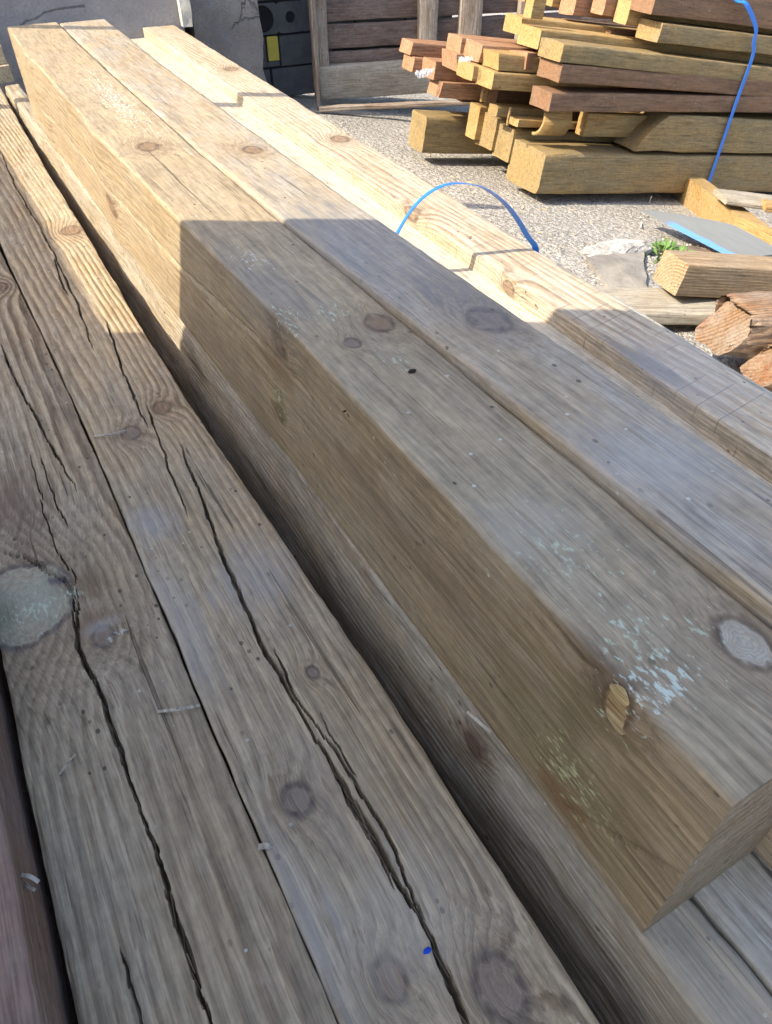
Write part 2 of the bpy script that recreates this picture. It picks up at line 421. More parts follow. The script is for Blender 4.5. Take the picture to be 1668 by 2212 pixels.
M_plaster = mineral('flaking_plaster', (.30, .275, .255), (.24, .22, .21), (.40, .37, .33), 7, 1.0, .02, .25)
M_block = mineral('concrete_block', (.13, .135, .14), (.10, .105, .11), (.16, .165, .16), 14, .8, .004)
M_yellow = mineral('yellow_paint', (.72, .60, .12), (.62, .52, .10), (.5, .42, .1), 12, .3, .002)
M_white = mineral('sunlit_edge_white', (.78, .76, .70), (.65, .62, .55), (.5, .46, .38), 20, 1.0, .01)  # white stands in for sunlight on the wall edge
def crack_in(mat, pts3):
    t = NT(mat); co = t.obj(); prev = None
    b = t.n['Principled BSDF']; src = b.inputs['Base Color'].links[0].from_socket
    w_ = t.m('MULTIPLY', t.m('SUBTRACT', t.noise(co, 30, 3), .5), .012)
    for a, c in zip(pts3[:-1], pts3[1:]):
        ab = Vector(c) - Vector(a); ap = t.vm('SUBTRACT', co, tuple(a)); h = t.m('DIVIDE', t.vm('DOT_PRODUCT', ap, tuple(ab)), ab.dot(ab), clamp=True)
        sc = t.new('ShaderNodeVectorMath', operation='SCALE'); sc.inputs[0].default_value = ab; t.l.new(h, sc.inputs['Scale'])
        d = t.vm('LENGTH', t.vm('MULTIPLY', t.vm('SUBTRACT', ap, sc.outputs[0]), (1, 0, 1)))
        prev = d if prev is None else t.m('MINIMUM', prev, d)
    k = t.m('SUBTRACT', 1.0, t.ss(t.m('ADD', prev, w_), .0015, .006))
    col = t.mix(t.m('MULTIPLY', k, .6), src, (.03, .03, .035)); t.l.new(col, b.inputs['Base Color'])
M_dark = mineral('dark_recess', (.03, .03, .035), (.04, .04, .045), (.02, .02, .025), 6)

# ---- walls of the old building behind the yard
WX = unit((1, -.10, 0)); WN = unit((-.10, -1, 0))        # along the wall, and out of it towards the yard
def wall_piece(name, p_left_px, p_right_px, dist_pt, height, thick, mat, **kw):
    return
WO = at((680, 218), depth=CAM_H) + np.array([0, .14, 0])  # a point on the block wall plane
def on_wall(p, off=0.0): return on_plane(p, WO + WN * off, WN)
AXW = (WX, -WN, UPV)

# left rendered wall, cracked
def rough_panel(name, x0, x1, z0, z1, off, thick, mat, nx=40, nz=40, amp=.004, crackpts=None, seed=0, edge=0., parent=None):
    """wall panel in wall frame coordinates; origin on its lower left corner"""
    us = np.linspace(0, x1 - x0, nx + 1); vs = np.linspace(0, z1 - z0, nz + 1)
    U_, V_ = np.meshgrid(us, vs); D_ = vnoise(U_ * 7 + seed, V_ * 7, seed) * amp + vnoise(U_ * 23, V_ * 23, seed + 1) * amp * .4
    if edge:
        U_ = U_ + np.where(U_ > (x1 - x0) - 1e-6, vnoise(V_ * 16, V_ * 0 + .5, seed + 7) * edge, 0)
    if crackpts is not None:
        C = np.array(crackpts)
        for a, b in zip(C[:-1], C[1:]):
            ab = b - a; tt = np.clip(((U_ - a[0]) * ab[0] + (V_ - a[1]) * ab[1]) / (ab @ ab), 0, 1)
            dd = np.hypot(U_ - a[0] - tt * ab[0], V_ - a[1] - tt * ab[1])
            D_ = np.maximum(D_, np.clip(1 - dd / .010, 0, 1) * .03)
    n1 = len(us)
    front = [(u, d, v) for u, d, v in zip(U_.ravel(), D_.ravel(), V_.ravel())]
    back = [(u, thick, v) for u, v in zip(U_.ravel(), V_.ravel())]
    Vv = front + back; N = len(front); Fs = []
    for j in range(nz):
        for i in range(nx):
            a = j * n1 + i
            Fs.append((a, a + 1, a + 1 + n1, a + n1)); Fs.append((N + a, N + a + n1, N + a + 1 + n1, N + a + 1))
    for i in range(nx): Fs.append((i, N + i, N + i + 1, i + 1)); a = nz * n1 + i; Fs.append((a, a + 1, N + a + 1, N + a))
    for j in range(nz): a = j * n1; Fs.append((a, a + n1, N + a + n1, N + a)); a = j * n1 + nx; Fs.append((a, N + a, N + a + n1, a + n1))
    me = mesh_from(name, Vv, Fs, smooth=False)
    o = WO + WX * x0 + WN * off + UPV * (z0 - WO[2])
    return frame_obj(name, me, o, AXW, mat)
def wx(p, off=0): return (on_wall(p, off) - WO) @ WX
def wz(p, off=0): return on_wall(p, off)[2]

OFF_L = .30
xl_, xr_ = wx((-700, 60), OFF_L), wx((392, 20), OFF_L)
c_pts = None; c_old = [(wx(p, OFF_L) - xl_, wz(p, OFF_L)) for p in ((30, 70), (55, 45), (80, 38), (95, 27), (118, 20), (180, 12))]
lw_ = rough_panel('rendered_wall', xl_, xr_, 0, 2.1, OFF_L, .3, M_render, nx=260, nz=160, amp=.003, crackpts=c_pts, seed=3)
crack_in(M_render, [(p[0], 0, p[1]) for p in c_old])
M_roof = mineral('caster_roof', (.42, .40, .37), (.36, .34, .31), (.46, .44, .4), 5)
tag(lw_, 'blue grey rendered wall with a thin crack behind the far end of the timbers', 'wall')
px0, px1 = wx((412, 20), OFF_L - .05), wx((560, 60), OFF_L - .05)
pier = rough_panel('plaster_pier', px0, px1, 0, 2.1, OFF_L - .05, .35, M_plaster, nx=50, nz=160, amp=.012, seed=9, edge=.02)
tag(pier, 'brownish flaking plaster pier between the rendered wall and the dark block recess', 'pier')
fr = rough_panel('sunlit_strip', wx((390, 20), OFF_L + .05), wx((411, 20), OFF_L + .05), wz((400, 58), OFF_L + .05), 2.1, OFF_L + .05, .10, M_white, nx=8, nz=120, amp=.006, seed=12, edge=.006)  # sunlit wall edge, its brightness put into the white colour
tag(fr, 'bright strip with sunlight painted in, along the edge of the plaster pier', 'wall strip')

# recessed block wall: every block its own part
bw = empty('block_wall', WO + WX * wx((555, 100)) + UPV * (0 - WO[2]))
tag(bw, 'dark recessed wall of grey concrete blocks with one yellow block', 'wall')
bx0 = wx((520, 100)); bx1 = wx((720, 100))
def wblock(x0, x1, z0, z1, mat, name='block', dy=0, sd=1):
    me = box_mesh(name, None, ((1, 0, 0), (0, 1, 0), (0, 0, 1)), (x1 - x0, .1, z1 - z0), bevel=.004, jitter=.0015, seed=sd)
    return me
bw_inv = bw.location
def put_block(x0, x1, z0, z1, mat, name='block', dy=0, sd=1, me=None):
    me = me or wblock(x0, x1, z0, z1, mat, name, dy, sd)
    ob = link(name, me, mat, bw)
    o = WO + WX * x0 + UPV * (z0 - WO[2]) + WN * dy
    Mx = Matrix([[WX[0], -WN[0], 0, o[0]], [WX[1], -WN[1], 0, o[1]], [0, 0, 1, o[2]], [0, 0, 0, 1]])
    ob.matrix_parent_inverse = Matrix.Translation(-bw.location); ob.matrix_basis = Mx
    return ob
zj0 = wz((620, 143)); zj1 = wz((620, 73)); step = zj1 - zj0; jx = wx((604, 110))
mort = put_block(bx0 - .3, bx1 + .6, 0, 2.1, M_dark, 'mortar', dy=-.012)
z = zj0 - 2 * step; row = 0
while z < 2.0:
    z0b = max(z, .0)
    if z + step > .02:
        shift = 0 if row % 2 == 0 else -step
        if abs(z - zj0) < 1e-6:
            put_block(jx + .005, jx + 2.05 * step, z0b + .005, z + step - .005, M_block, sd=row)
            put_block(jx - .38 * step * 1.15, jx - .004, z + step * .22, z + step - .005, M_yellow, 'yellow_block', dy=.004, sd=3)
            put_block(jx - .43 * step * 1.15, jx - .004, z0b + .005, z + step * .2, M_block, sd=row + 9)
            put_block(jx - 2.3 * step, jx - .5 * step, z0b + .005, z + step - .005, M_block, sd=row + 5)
        else:
            xx = bx0 - .3 + shift * .5 - .05 * row
            while xx < bx1 + .5:
                hollow = (z > zj0 + .9 * step) and xx < wx((640, 30)) < xx + 2.05 * step
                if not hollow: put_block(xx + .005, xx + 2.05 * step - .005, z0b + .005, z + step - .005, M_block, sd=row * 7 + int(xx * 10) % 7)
                else:
                    # hollow block laid on its side, round core openings
                    cxr = wx((631, 37)); czr = wz((631, 37)); rr_ = abs(wx((643, 37)) - wx((631, 37)))
                    bm = bmesh.new()
                    def ringhole(cxh, czh, rh, x0h, x1h, z0h, z1h):
                        N = 32; outer = []; inner = []
                        for k in range(N):
                            a_ = 2 * math.pi * k / N; c_, s_ = math.cos(a_), math.sin(a_)
                            tx = ((x1h - cxh) if c_ > 0 else (cxh - x0h)) / max(abs(c_), 1e-6); tz = ((z1h - czh) if s_ > 0 else (czh - z0h)) / max(abs(s_), 1e-6)
                            tmin = min(tx, tz)
                            outer.append((cxh + c_ * tmin, czh + s_ * tmin)); inner.append((cxh + c_ * rh, czh + s_ * rh))
                        vo = [bm.verts.new((p[0], 0, p[1])) for p in outer]; vi = [bm.verts.new((p[0], 0, p[1])) for p in inner]; vd = [bm.verts.new((p[0], .09, p[1])) for p in inner]
                        for k in range(N):
                            q = (k + 1) % N; bm.faces.new((vo[k], vo[q], vi[q], vi[k])); bm.faces.new((vi[k], vi[q], vd[q], vd[k]))
                    x0h, x1h = xx + .005, xx + 2.05 * step - .005; z0h, z1h = z + .005, z + step - .005
                    cz_ = (z0h + z1h) / 2; cxm = min(max(cxr, x0h + .05), x1h - .05)
                    ringhole(cxm - x0h, cz_ - z0h, .024, cxm - .06 - x0h, cxm + .06 - x0h, 0, z1h - z0h)
                    if cxm - .06 - x0h > .06: ringhole((cxm - .06 - x0h) / 2, cz_ - z0h, min(.055, (cxm - .06 - x0h) * .38), 0, cxm - .06 - x0h, 0, z1h - z0h)
                    if x1h - cxm - .06 > .06: ringhole((cxm + .06 - x0h + x1h - x0h) / 2, cz_ - z0h, min(.055, (x1h - cxm - .06) * .38), cxm + .06 - x0h, x1h - x0h, 0, z1h - z0h)
                    me = bpy.data.meshes.new('hollow_block'); bm.to_mesh(me); bm.free()
                    put_block(x0h, x1h, z0h, z1h, M_block, 'hollow_block', me=me)
                xx += 2.05 * step + .0
    z += step; row += 1

# ------------------------------------------------------------------ wood materials for the background
W_post = wood('fresh_post', (.37, .25, .105), (.30, .17, .06), (-.03, .02), 120, .03, .8, (.40, .33, .18), .35, (.26, .14, .06), .5, rnd=True, bump=.5)
W_pink = wood('red_brown_post', (.34, .19, .11), (.25, .12, .06), (-.05, .03), 150, .02, .6, (.36, .27, .19), .3, (.2, .09, .05), .4, rnd=True, bump=.5)
W_sleeper = wood('treated_sleeper', (.30, .205, .09), (.20, .12, .05), (-.1, -.05), 110, .04, .4, (.22, .19, .12), .45, (.12, .08, .04), .35, rnd=True, green=(.25, .20, .095), bump=.5)
W_brown = wood('brown_sleeper', (.22, .125, .07), (.14, .075, .045), (-.1, -.05), 120, .03, .4, (.20, .14, .10), .4, (.08, .045, .03), .4, rnd=True, bump=.5)
W_old = wood('old_weathered', (.28, .22, .17), (.15, .10, .075), (-.06, .04), 140, .02, .5, (.36, .33, .29), .6, (.10, .06, .04), .5, rnd=True, bump=1.0)
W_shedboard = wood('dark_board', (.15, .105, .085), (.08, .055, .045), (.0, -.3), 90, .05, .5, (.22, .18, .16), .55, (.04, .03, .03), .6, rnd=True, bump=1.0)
W_rail = wood('grey_rail', (.34, .30, .235), (.20, .17, .13), (.0, -.3), 90, .05, .4, (.38, .36, .31), .6, (.16, .13, .10), .4, rnd=True, bump=.7)

W_old2 = wood('tan_beam', (.36, .26, .15), (.20, .125, .07), (.1, -.1), 120, .02, .8, (.33, .27, .19), .4, (.18, .11, .07), .3, rnd=True, bump=.7)
# ---- framed timber panel leaning on the building
PXd = unit((1, -.30, 0)); PNn = unit((-.30, -1, 0))
pl = at((682, 219), depth=CAM_H - .015)
panel = empty('framed_panel', pl)
tag(panel, 'tall timber framed panel of dark horizontal boards standing behind the yard', 'timber panel')
def panel_part(name, x0, x1, z0, z1, off, thick, mat, vertical=False):
    """off: how far in front of the panel's plane its face stands; grain along local Y"""
    if vertical: st = [(0, -thick, 0, x1 - x0, 0), (z1 - z0, -thick, 0, x1 - x0, 0)]; L = z1 - z0
    else: st = [(0, -thick, 0, z1 - z0, 0), (x1 - x0, -thick, 0, z1 - z0, 0)]
    me = timber_mesh(name, st, n=(3, 3), step=.08, rnd=.004, rag=.003, seed=int(abs(x0 * 100 + z0 * 31)) % 50)
    ob = link(name, me, mat, panel)
    o = pl + PXd * x0 + PNn * off + UPV * z0
    if vertical: cols = (PNn, UPV, PXd); 
    else: cols = (PNn, PXd, UPV)
    if vertical:
        cols = (PNn, UPV, -PXd); o = o + PXd * (x1 - x0)
    Mx = Matrix([[cols[0][i], cols[1][i], cols[2][i], o[i]] for i in range(3)] + [[0, 0, 0, 1]])
    ob.matrix_parent_inverse = Matrix.Translation(-panel.location); ob.matrix_basis = Mx
    return ob
def pxx(p, off=0): return (on_plane(p, pl + PNn * off, PNn) - pl) @ PXd
def pzz(p, off=0): return on_plane(p, pl + PNn * off, PNn)[2] - pl[2]
PHh = 1.9
panel_part('corner_post', 0, pxx((690, 218)), -.01, PHh, .06, .10, W_old, True)
panel_part('bark_batten', pxx((683, 218)) + .006, pxx((710, 140)), pzz((705, 141)) , PHh, .028, .05, W_old, True)
zr = pzz((700, 142), .03)
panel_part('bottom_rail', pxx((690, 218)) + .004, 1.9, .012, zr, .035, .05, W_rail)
bz = [zr - .01, pzz((800, 104)), pzz((800, 45)), pzz((800, -15)), pzz((800, -75)), pzz((800, -140)), 1.75]
for a_, b_ in zip(bz[:-1], bz[1:]):
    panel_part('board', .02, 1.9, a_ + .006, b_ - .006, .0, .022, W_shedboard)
for q0, q1 in (((906, 70), (946, 70)), ((994, 60), (1040, 60)), ((1120, 60), (1150, 60))):
    panel_part('batten', pxx(q0, .05), pxx(q1, .05), zr + .02, PHh, .05, .05, W_old, True)

# ================================================================== LUMBER STACK ON THE RIGHT
SA = unit((1, -.06, -.15)); SB = unit(np.cross(UPV, SA)); SC = np.cross(SA, SB)       # along, to the back, up
if SC[2] < 0: SC = -SC
SO = atg((1159, 422), .03)
def Z2(x, y): return (834 + .5 * x, .5 * y)
def st_pt(p, b): return on_plane(p, SO + SB * b, SB)
def stick(p, b, w_, h_, L, mat, name='fence_post', label='', group=None, cat='timber', seed=0, cut=(0, 0), yaw=0., roll=0., dz=0., n=(3, 3), rag=.0015, rnd=.004, step=.12, fn=None):
    """p: front bottom corner of its left end in the photo, b: how far behind the stack's front"""
    o = st_pt(p, b) + UPV * dz
    A = unit(SA + SB * yaw + SC * roll); B_ = unit(np.cross(UPV, A)); C_ = unit(np.cross(A, B_)); C_ = C_ if C_[2] > 0 else -C_
    key = (round((p[0] - 834) * 2), round(p[1] * 2))
    if key in SIZES:
        tp, bp = SIZES[key]; h_ = abs((st_pt(Z2(*tp), b) - o) @ C_)
        if name == 'sleeper' and bp: w_ = float(np.clip(abs((on_plane(Z2(*bp), o, A) - o) @ B_), .04, .26))
        elif bp: w_ = float(np.clip(abs((on_plane(Z2(*bp), o, A) - o) @ B_), .035, .12))
        0 and print('SZ', name, key, round(w_, 3), round(h_, 3))
    me = timber_mesh(name, [(0, -w_, 0, h_, 0), (L, -w_, 0, h_, 0)], n=n, step=step, rnd=rnd, rag=rag, seed=seed, endcut=cut, fn=fn)
    ob = frame_obj(name, me, o, (-B_, A, C_), mat)
    tag(ob, label, cat, group)
    return ob
SIZES = {(650,845):((690,662),(530,705)), (1075,652):((1112,490),(985,595)), (702,481):((722,400),(628,403)), (745,357):((765,277),(655,305)),
 (751,268):((775,187),(660,213)), (1172,184):((1190,97),(1070,178)), (655,213):((687,127),(570,160)), (575,152):((582,72),(500,150)),
 (600,302):((618,228),(530,235)), (480,305):((490,230),(408,272)), (455,388):((470,310),(385,350)), (402,272):((412,190),(333,240)), (370,350):((380,280),(303,310)),
 (318,236):((330,160),(258,215)), (300,306):((308,230),(235,290)), (205,346):((210,265),(150,325)), (232,423):((235,353),(178,415)), (108,240):((120,180),(60,210)),
 (115,311):((118,245),(68,300)), (155,661):((167,503),(95,620)), (526,702):((550,560),(458,660)), (455,652):((480,508),(380,622)), (382,605):((408,460),(340,590))}
STK = 'timbers bundled in the stack across the yard'
POSTS = 'square post ends sticking out of the left of the stack'
def wany(Xg, Yg, Zg, U):      # rounded top arris, like a sleeper cut near the bark
    f = np.clip((Zg - .12) / .09, 0, 1) ** 2
    e = np.clip(1 - Yg / .5, 0, 1)
    return Xg - np.where(Xg > -.09, f * .05 * (.5 + .5 * e), 0), Yg + f * .10 * (Yg < .02), Zg
k_ = .97
stick(Z2(650, 845), 0, .20, .205, 2.4, W_sleeper, 'sleeper', 'thick olive sleeper at the bottom of the stack, its yellow end cracked', STK, seed=1, n=(6, 6), rag=.003, rnd=.012)
stick(Z2(1075, 652), .004, .19, .155, 2.2, W_sleeper, 'sleeper', 'olive sleeper with a slanting waney end lying on the thick bottom one', STK, seed=2, n=(6, 6), rag=.003, fn=lambda X_, Y_, Z_, U_: (X_, Y_ + np.where(Y_ < .01, np.clip(Z_ / Z_.max(), 0, 1) ** 1.5 * .13, 0), Z_))
stick(Z2(702, 481), .0, .15, .082, 2.4, W_brown, 'sleeper', 'brown timber with a round knot, third from the bottom on the front of the stack', STK, seed=3, n=(4, 3), roll=.03)
stick(Z2(745, 357), .003, .15, .078, 2.4, W_brown, 'sleeper', 'brown timber lying directly under the pale topped one on the front of the stack', STK, seed=4, n=(4, 3))
stick(Z2(751, 268), .002, .15, .086, 2.4, W_sleeper, 'sleeper', 'timber with a bright yellow end and grey stained face in the stack', STK, seed=5, n=(4, 3), roll=-.012)
stick(Z2(1172, 184), .02, .11, .088, 1.9, W_sleeper, 'sleeper', 'greenish beam with a square cream end lying high on the stack', STK, seed=6, n=(4, 3))
stick(Z2(1145, 60), .03, .11, .09, 1.9, W_brown, 'sleeper', 'purple brown beam near the top right corner under the blue strap', STK, seed=7, n=(4, 3))
stick(Z2(1450, -8), .05, .11, .08, 1.6, W_brown, 'sleeper', 'topmost dark brown beam in the right corner of the stack', STK, seed=8, n=(4, 3))
stick(Z2(655, 213), .15, .10, .090, 2.2, W_post, 'sleeper', 'pale topped beam with a yellow end just behind the yellow ended timber', STK, seed=9)
stick(Z2(575, 152), .27, .09, .090, 2.0, W_post, 'fence_post', 'yellow post end right under the propping stick near the top of the stack', POSTS, seed=10)
L_ = [
 ((600, 302), .16, .088, .078, .7, W_pink, 'skewed reddish post end jutting out beside the yellow ended timber'),
 ((480, 305), .17, .095, .078, .9, W_post, 'olive sided post end in the upper row, next left of the skewed reddish one'),
 ((455, 388), .16, .095, .078, .9, W_post, 'bright yellow post end in the lower row over the leaning blocks'),
 ((402, 272), .27, .09, .080, 1.0, W_pink, 'pinkish post end with round growth rings in the upper row'),
 ((370, 350), .26, .085, .072, .9, W_post, 'yellow post end with a pale torn top in the lower row'),
 ((318, 236), .38, .09, .082, 1.1, W_pink, 'long pale topped reddish post behind the ringed one in the upper row'),
 ((300, 306), .37, .085, .078, .9, W_pink, 'pale pink post end in the lower row above a shred of plastic'),
 ((205, 346), .50, .075, .076, .8, W_pink, 'rosy post end low on the left side with plastic film on it'),
 ((232, 423), .47, .075, .070, .9, W_pink, 'lowest post on the left, its end half brown, over the dark gap'),
 ((108, 240), .62, .085, .064, 1.1, W_pink, 'leftmost post end of the upper row with a bright top face'),
 ((115, 311), .60, .075, .068, 1.0, W_pink, 'leftmost post end of the lower row beneath the bright topped one'),
]
for i, (p, b, w_, h_, L, mt, lb) in enumerate(L_):
    stick(Z2(*p), b, w_, h_, L, mt, 'fence_post', lb, POSTS, seed=20 + i, yaw=(.25 if i == 0 else .0), cut=(RNG.uniform(-.01, .01), 0))
stick(Z2(155, 661), .52, .15, .165, .9, W_sleeper, 'sleeper', 'short thick beam on the ground at the left foot of the stack', STK, seed=40, n=(5, 5), rnd=.012, rag=.003)
B3 = 'upright leaning blocks between the bottom sleepers'
stick(Z2(526, 702), .20, .085, .155, .7, W_sleeper, 'timber_block', 'front one of three tall blocks wedged between the bottom beams', B3, seed=41)
stick(Z2(455, 652), .30, .085, .155, .7, W_sleeper, 'timber_block', 'middle one of three tall yellow blocks wedged between the bottom beams', B3, seed=42)
stick(Z2(382, 605), .39, .085, .165, .7, W_post, 'timber_block', 'rear one of three tall yellow blocks wedged between the bottom beams', B3, seed=43)
stick(Z2(477, 505), .22, .06, .035, .6, W_sleeper, 'timber_offcut', 'small offcut end lying on the middle tall block', STK, seed=44)
stick(Z2(568, 548), .15, .065, .025, .6, W_post, 'timber_offcut', 'thin offcut lying on the front tall block', STK, seed=45)
stick(Z2(850, 590), .09, .05, .080, .9, W_post, 'timber_block', 'small sunlit block standing on the thick bottom sleeper beside the hollow log', STK, seed=46)
stick(Z2(412, 440), .34, .014, .06, .02, W_post, 'wood_spacer', 'thin upright spacer stick beneath the yellow post ends', None, seed=47)
stick(Z2(522, 540), .12, .006, .055, .006, W_post, 'wood_spacer', 'thin pale stick standing in the dark hollow beside the hollow log', None, seed=48)
stick(Z2(625, 78), .2, .045, .08, .05, W_post, 'prop_block', 'upright yellow propping piece under the topmost post ends', None, seed=49)
TOPE = 'post ends cut off by the top edge of the picture'
for i, (p, b, w_, h_, mt, lb) in enumerate([
    ((1035, 107), .14, .07, .07, W_post, 'yellow ringed post end hanging lowest in the top row'),
    ((935, 66), .22, .07, .07, W_pink, 'pinkish post end behind the ringed one in the top row'),
    ((808, 66), .30, .07, .07, W_pink, 'tilted pale post end with torn plastic in the top row'),
    ((716, 28), .38, .07, .06, W_post, 'yellow post end over the propping piece in the top row'),
    ((600, 8), .44, .07, .06, W_pink, 'leftmost reddish post end in the top row')]):
    stick(Z2(*p), b, w_, h_, 1.0, mt, 'fence_post', lb, TOPE, seed=60 + i, yaw=(.2 if i == 2 else 0))

# dark inner filling of the bundle so that no daylight passes through it
for i, (p, b, w_, h_, L) in enumerate([((980, 588), .16, .3, .12, 1.8), ((900, 400), .24, .3, .2, 1.8), ((700, 300), .40, .22, .12, 1.6), ((470, 470), .40, .20, .13, 1.2), ((330, 440), .56, .16, .10, 1.2)]):
    stick(Z2(*p), b, w_, h_, L, W_brown, 'inner_timber', ['hidden lower inner timber in the core of the stack', 'shaded middle inner timber in the core of the stack', 'shaded rear inner timber in the core of the stack', 'dark timber in the hollow behind the tall blocks', 'dark timber behind the short thick beam at the left foot of the stack'][i], None, seed=70 + i)

# hollow half log between the blocks
def half_log():
    o = st_pt(Z2(640, 590), .10)
    R0, R1, L = .058, .048, .12; N = 14; V = []; Fs = []
    for yy in (0, L):
        for R_ in (R0, R1):
            for k in range(N + 1):
                a = math.radians(95 + 175 * k / N)
                V.append((math.cos(a) * R_ * -1 - .02, yy, math.sin(a) * R_ + .06))
    n = N + 1
    for k in range(N):
        Fs += [(k, k + 1, n + k + 1, n + k), (2 * n + k, 3 * n + k, 3 * n + k + 1, 2 * n + k + 1), (k, 2 * n + k, 2 * n + k + 1, k + 1), (n + k, n + k + 1, 3 * n + k + 1, 3 * n + k)]
    Fs += [(0, n, 3 * n, 2 * n), (N, 2 * n + N, 3 * n + N, n + N)]
    me = mesh_from('hollow_log', V, Fs)
    bm = bmesh.new(); bm.from_mesh(me); bmesh.ops.recalc_face_normals(bm, faces=bm.faces); bm.to_mesh(me); bm.free()
    ob = frame_obj('hollow_log', me, o, (-SB, SA, SC), W_post)
    tag(ob, 'curved yellow shell of a hollowed log under the brown timbers', 'log')
half_log()

# blue strapping
def strap_mat():
    m, t = newmat('blue_strapping'); co = t.obj(); n = t.noise(t.vm('MULTIPLY', co, (60, 60, 60)), 1, 2)
    col = t.mix(n, (.02, .16, .62), (.035, .24, .78)); t.finish(col, .35, n, .15, .001, .5); return m
M_strap = strap_mat()
def ribbon(name, pts, wdir, width, thick, mat, sub=6, twist=None):
    P = [np.array(p, float) for p in pts]; Q = []
    for i in range(len(P) - 1):
        p0 = P[max(i - 1, 0)]; p1 = P[i]; p2 = P[i + 1]; p3 = P[min(i + 2, len(P) - 1)]
        for k in range(sub):
            t = k / sub
            Q.append(.5 * ((2 * p1) + (p2 - p0) * t + (2 * p0 - 5 * p1 + 4 * p2 - p3) * t * t + (3 * p1 - p0 - 3 * p2 + p3) * t ** 3))
    Q.append(P[-1]); V = []; Fs = []
    for i, q in enumerate(Q):
        tn = unit(Q[min(i + 1, len(Q) - 1)] - Q[max(i - 1, 0)])
        wd = np.array(wdir, float); wd = unit(wd - tn * (wd @ tn)); nn = np.cross(tn, wd)
        if twist:
            th = twist[0] + (twist[1] - twist[0]) * i / len(Q); wd, nn = wd * math.cos(th) + nn * math.sin(th), nn * math.cos(th) - wd * math.sin(th)
        for a, b in ((-1, -1), (1, -1), (1, 1), (-1, 1)): V.append(q + wd * a * width / 2 + nn * b * thick / 2)
    for i in range(len(Q) - 1):
        for k in range(4): Fs.append((i * 4 + k, i * 4 + (k + 1) % 4, (i + 1) * 4 + (k + 1) % 4, (i + 1) * 4 + k))
    Fs += [(0, 1, 2, 3), tuple(len(V) - 4 + k for k in (3, 2, 1, 0))]
    o = np.array(V[0]); me = mesh_from(name, [np.array(v) - o for v in V], Fs, smooth=False)
    ob = link(name, me, mat); ob.location = o
    return ob
sp_ = [st_pt(Z2(1455, -60), .02), st_pt(Z2(1515, -2), .0), st_pt(Z2(1560, 22), -.01), st_pt(Z2(1598, 118), -.012), st_pt(Z2(1590, 180), -.012), st_pt(Z2(1582, 250), -.008), st_pt(Z2(1500, 480), -.007), st_pt(Z2(1380, 832), -.007), st_pt(Z2(1376, 845), .02)]
tag(ribbon('packing_strap', sp_, SA, .0165, .0012, M_strap), 'blue plastic packing strap pulled tight round the front of the lumber stack', 'strap')

# ================================================================== BEARERS AND PIECES AT THE RIGHT EDGE
def free_timber(name, o, A, w_, h_, L, mat, label, cat='timber', group=None, up=UPV, **kw):
    A = unit(A); B_ = unit(np.cross(up, A)); C_ = unit(np.cross(A, B_))
    me = timber_mesh(name, [(0, -w_, 0, h_, 0), (L, -w_, 0, h_, 0)], **kw)
    ob = frame_obj(name, me, o, (-B_, A, C_), mat); tag(ob, label, cat, group); return ob
GD = CAM_H - .004
# long bearer running out from under the stack
b0 = atg((1578, 515), .012); b1 = atg((1661, 553), .012)
free_timber('bearer_board', b0 + UPV * .097 + np.array([.0, .06, 0]), (1, -.5, -.15), .12, .020, .8, W_rail, 'thin grey board lying across the bearer under the stack at the right edge', seed=82)
free_timber('bearer_board', b0 + UPV * .095 + np.array([.10, -.03, -.01]), (1, -.7, -.15), .07, .022, .6, W_post, 'short pale board lying just in front of the thin grey one at the right edge', seed=83)
free_timber('sleeper', atg((1459, 640), .09), (1, -.2, -.2), .105, .083, 1.2, W_old2, 'beam with a yellow green square end lying beside the weed', seed=84, n=(5, 5))
free_timber('plank', atg((1290, 700), .05), (1, -.42, -.10), .15, .035, 1.2, W_rail, 'flat pale plank lying under the square ended beam and over a dark gap', seed=85, n=(5, 3))
# two rotten posts
def rot_fn(seed, L, amp):
    def fn(X_, Y_, Z_, U_):
        cx_, cz_ = X_.mean(), Z_.mean(); t_ = np.clip(Y_ / .10, 0, 1); e = np.clip(1 - Y_ / .25, 0, 1)
        sh = .12 + .88 * np.sqrt(np.clip(1 - (1 - t_) ** 2.4, 0, 1))
        an = np.arctan2(Z_ - cz_, X_ - cx_); c_, s_ = np.cos(an), np.sin(an)
        n1 = vnoise(Y_ * 12 + c_ * 1.7 + seed, s_ * 1.7 + Y_ * 3 + 9, seed) * amp * (.4 + e) + vnoise(Y_ * 18 + s_ * 4, c_ * 5 + 20, seed + 3) * amp * .45 + vnoise(Y_ * 9 + s_ * 12, c_ * 12 + 20, seed + 4) * amp * .3
        r = sh * (1 + n1)
        return cx_ + (X_ - cx_) * r, Y_ + e * vnoise(c_ * 3 + 5, s_ * 3 + 5, seed + 7) * .02, cz_ + (Z_ - cz_) * r
    return fn
W_rot = wood('rotten_wood', (.25, .155, .085), (.11, .06, .035), (-.05, .05), 110, .03, .9, (.30, .26, .22), .5, (.20, .075, .03), .7, rnd=True, bump=1.6)
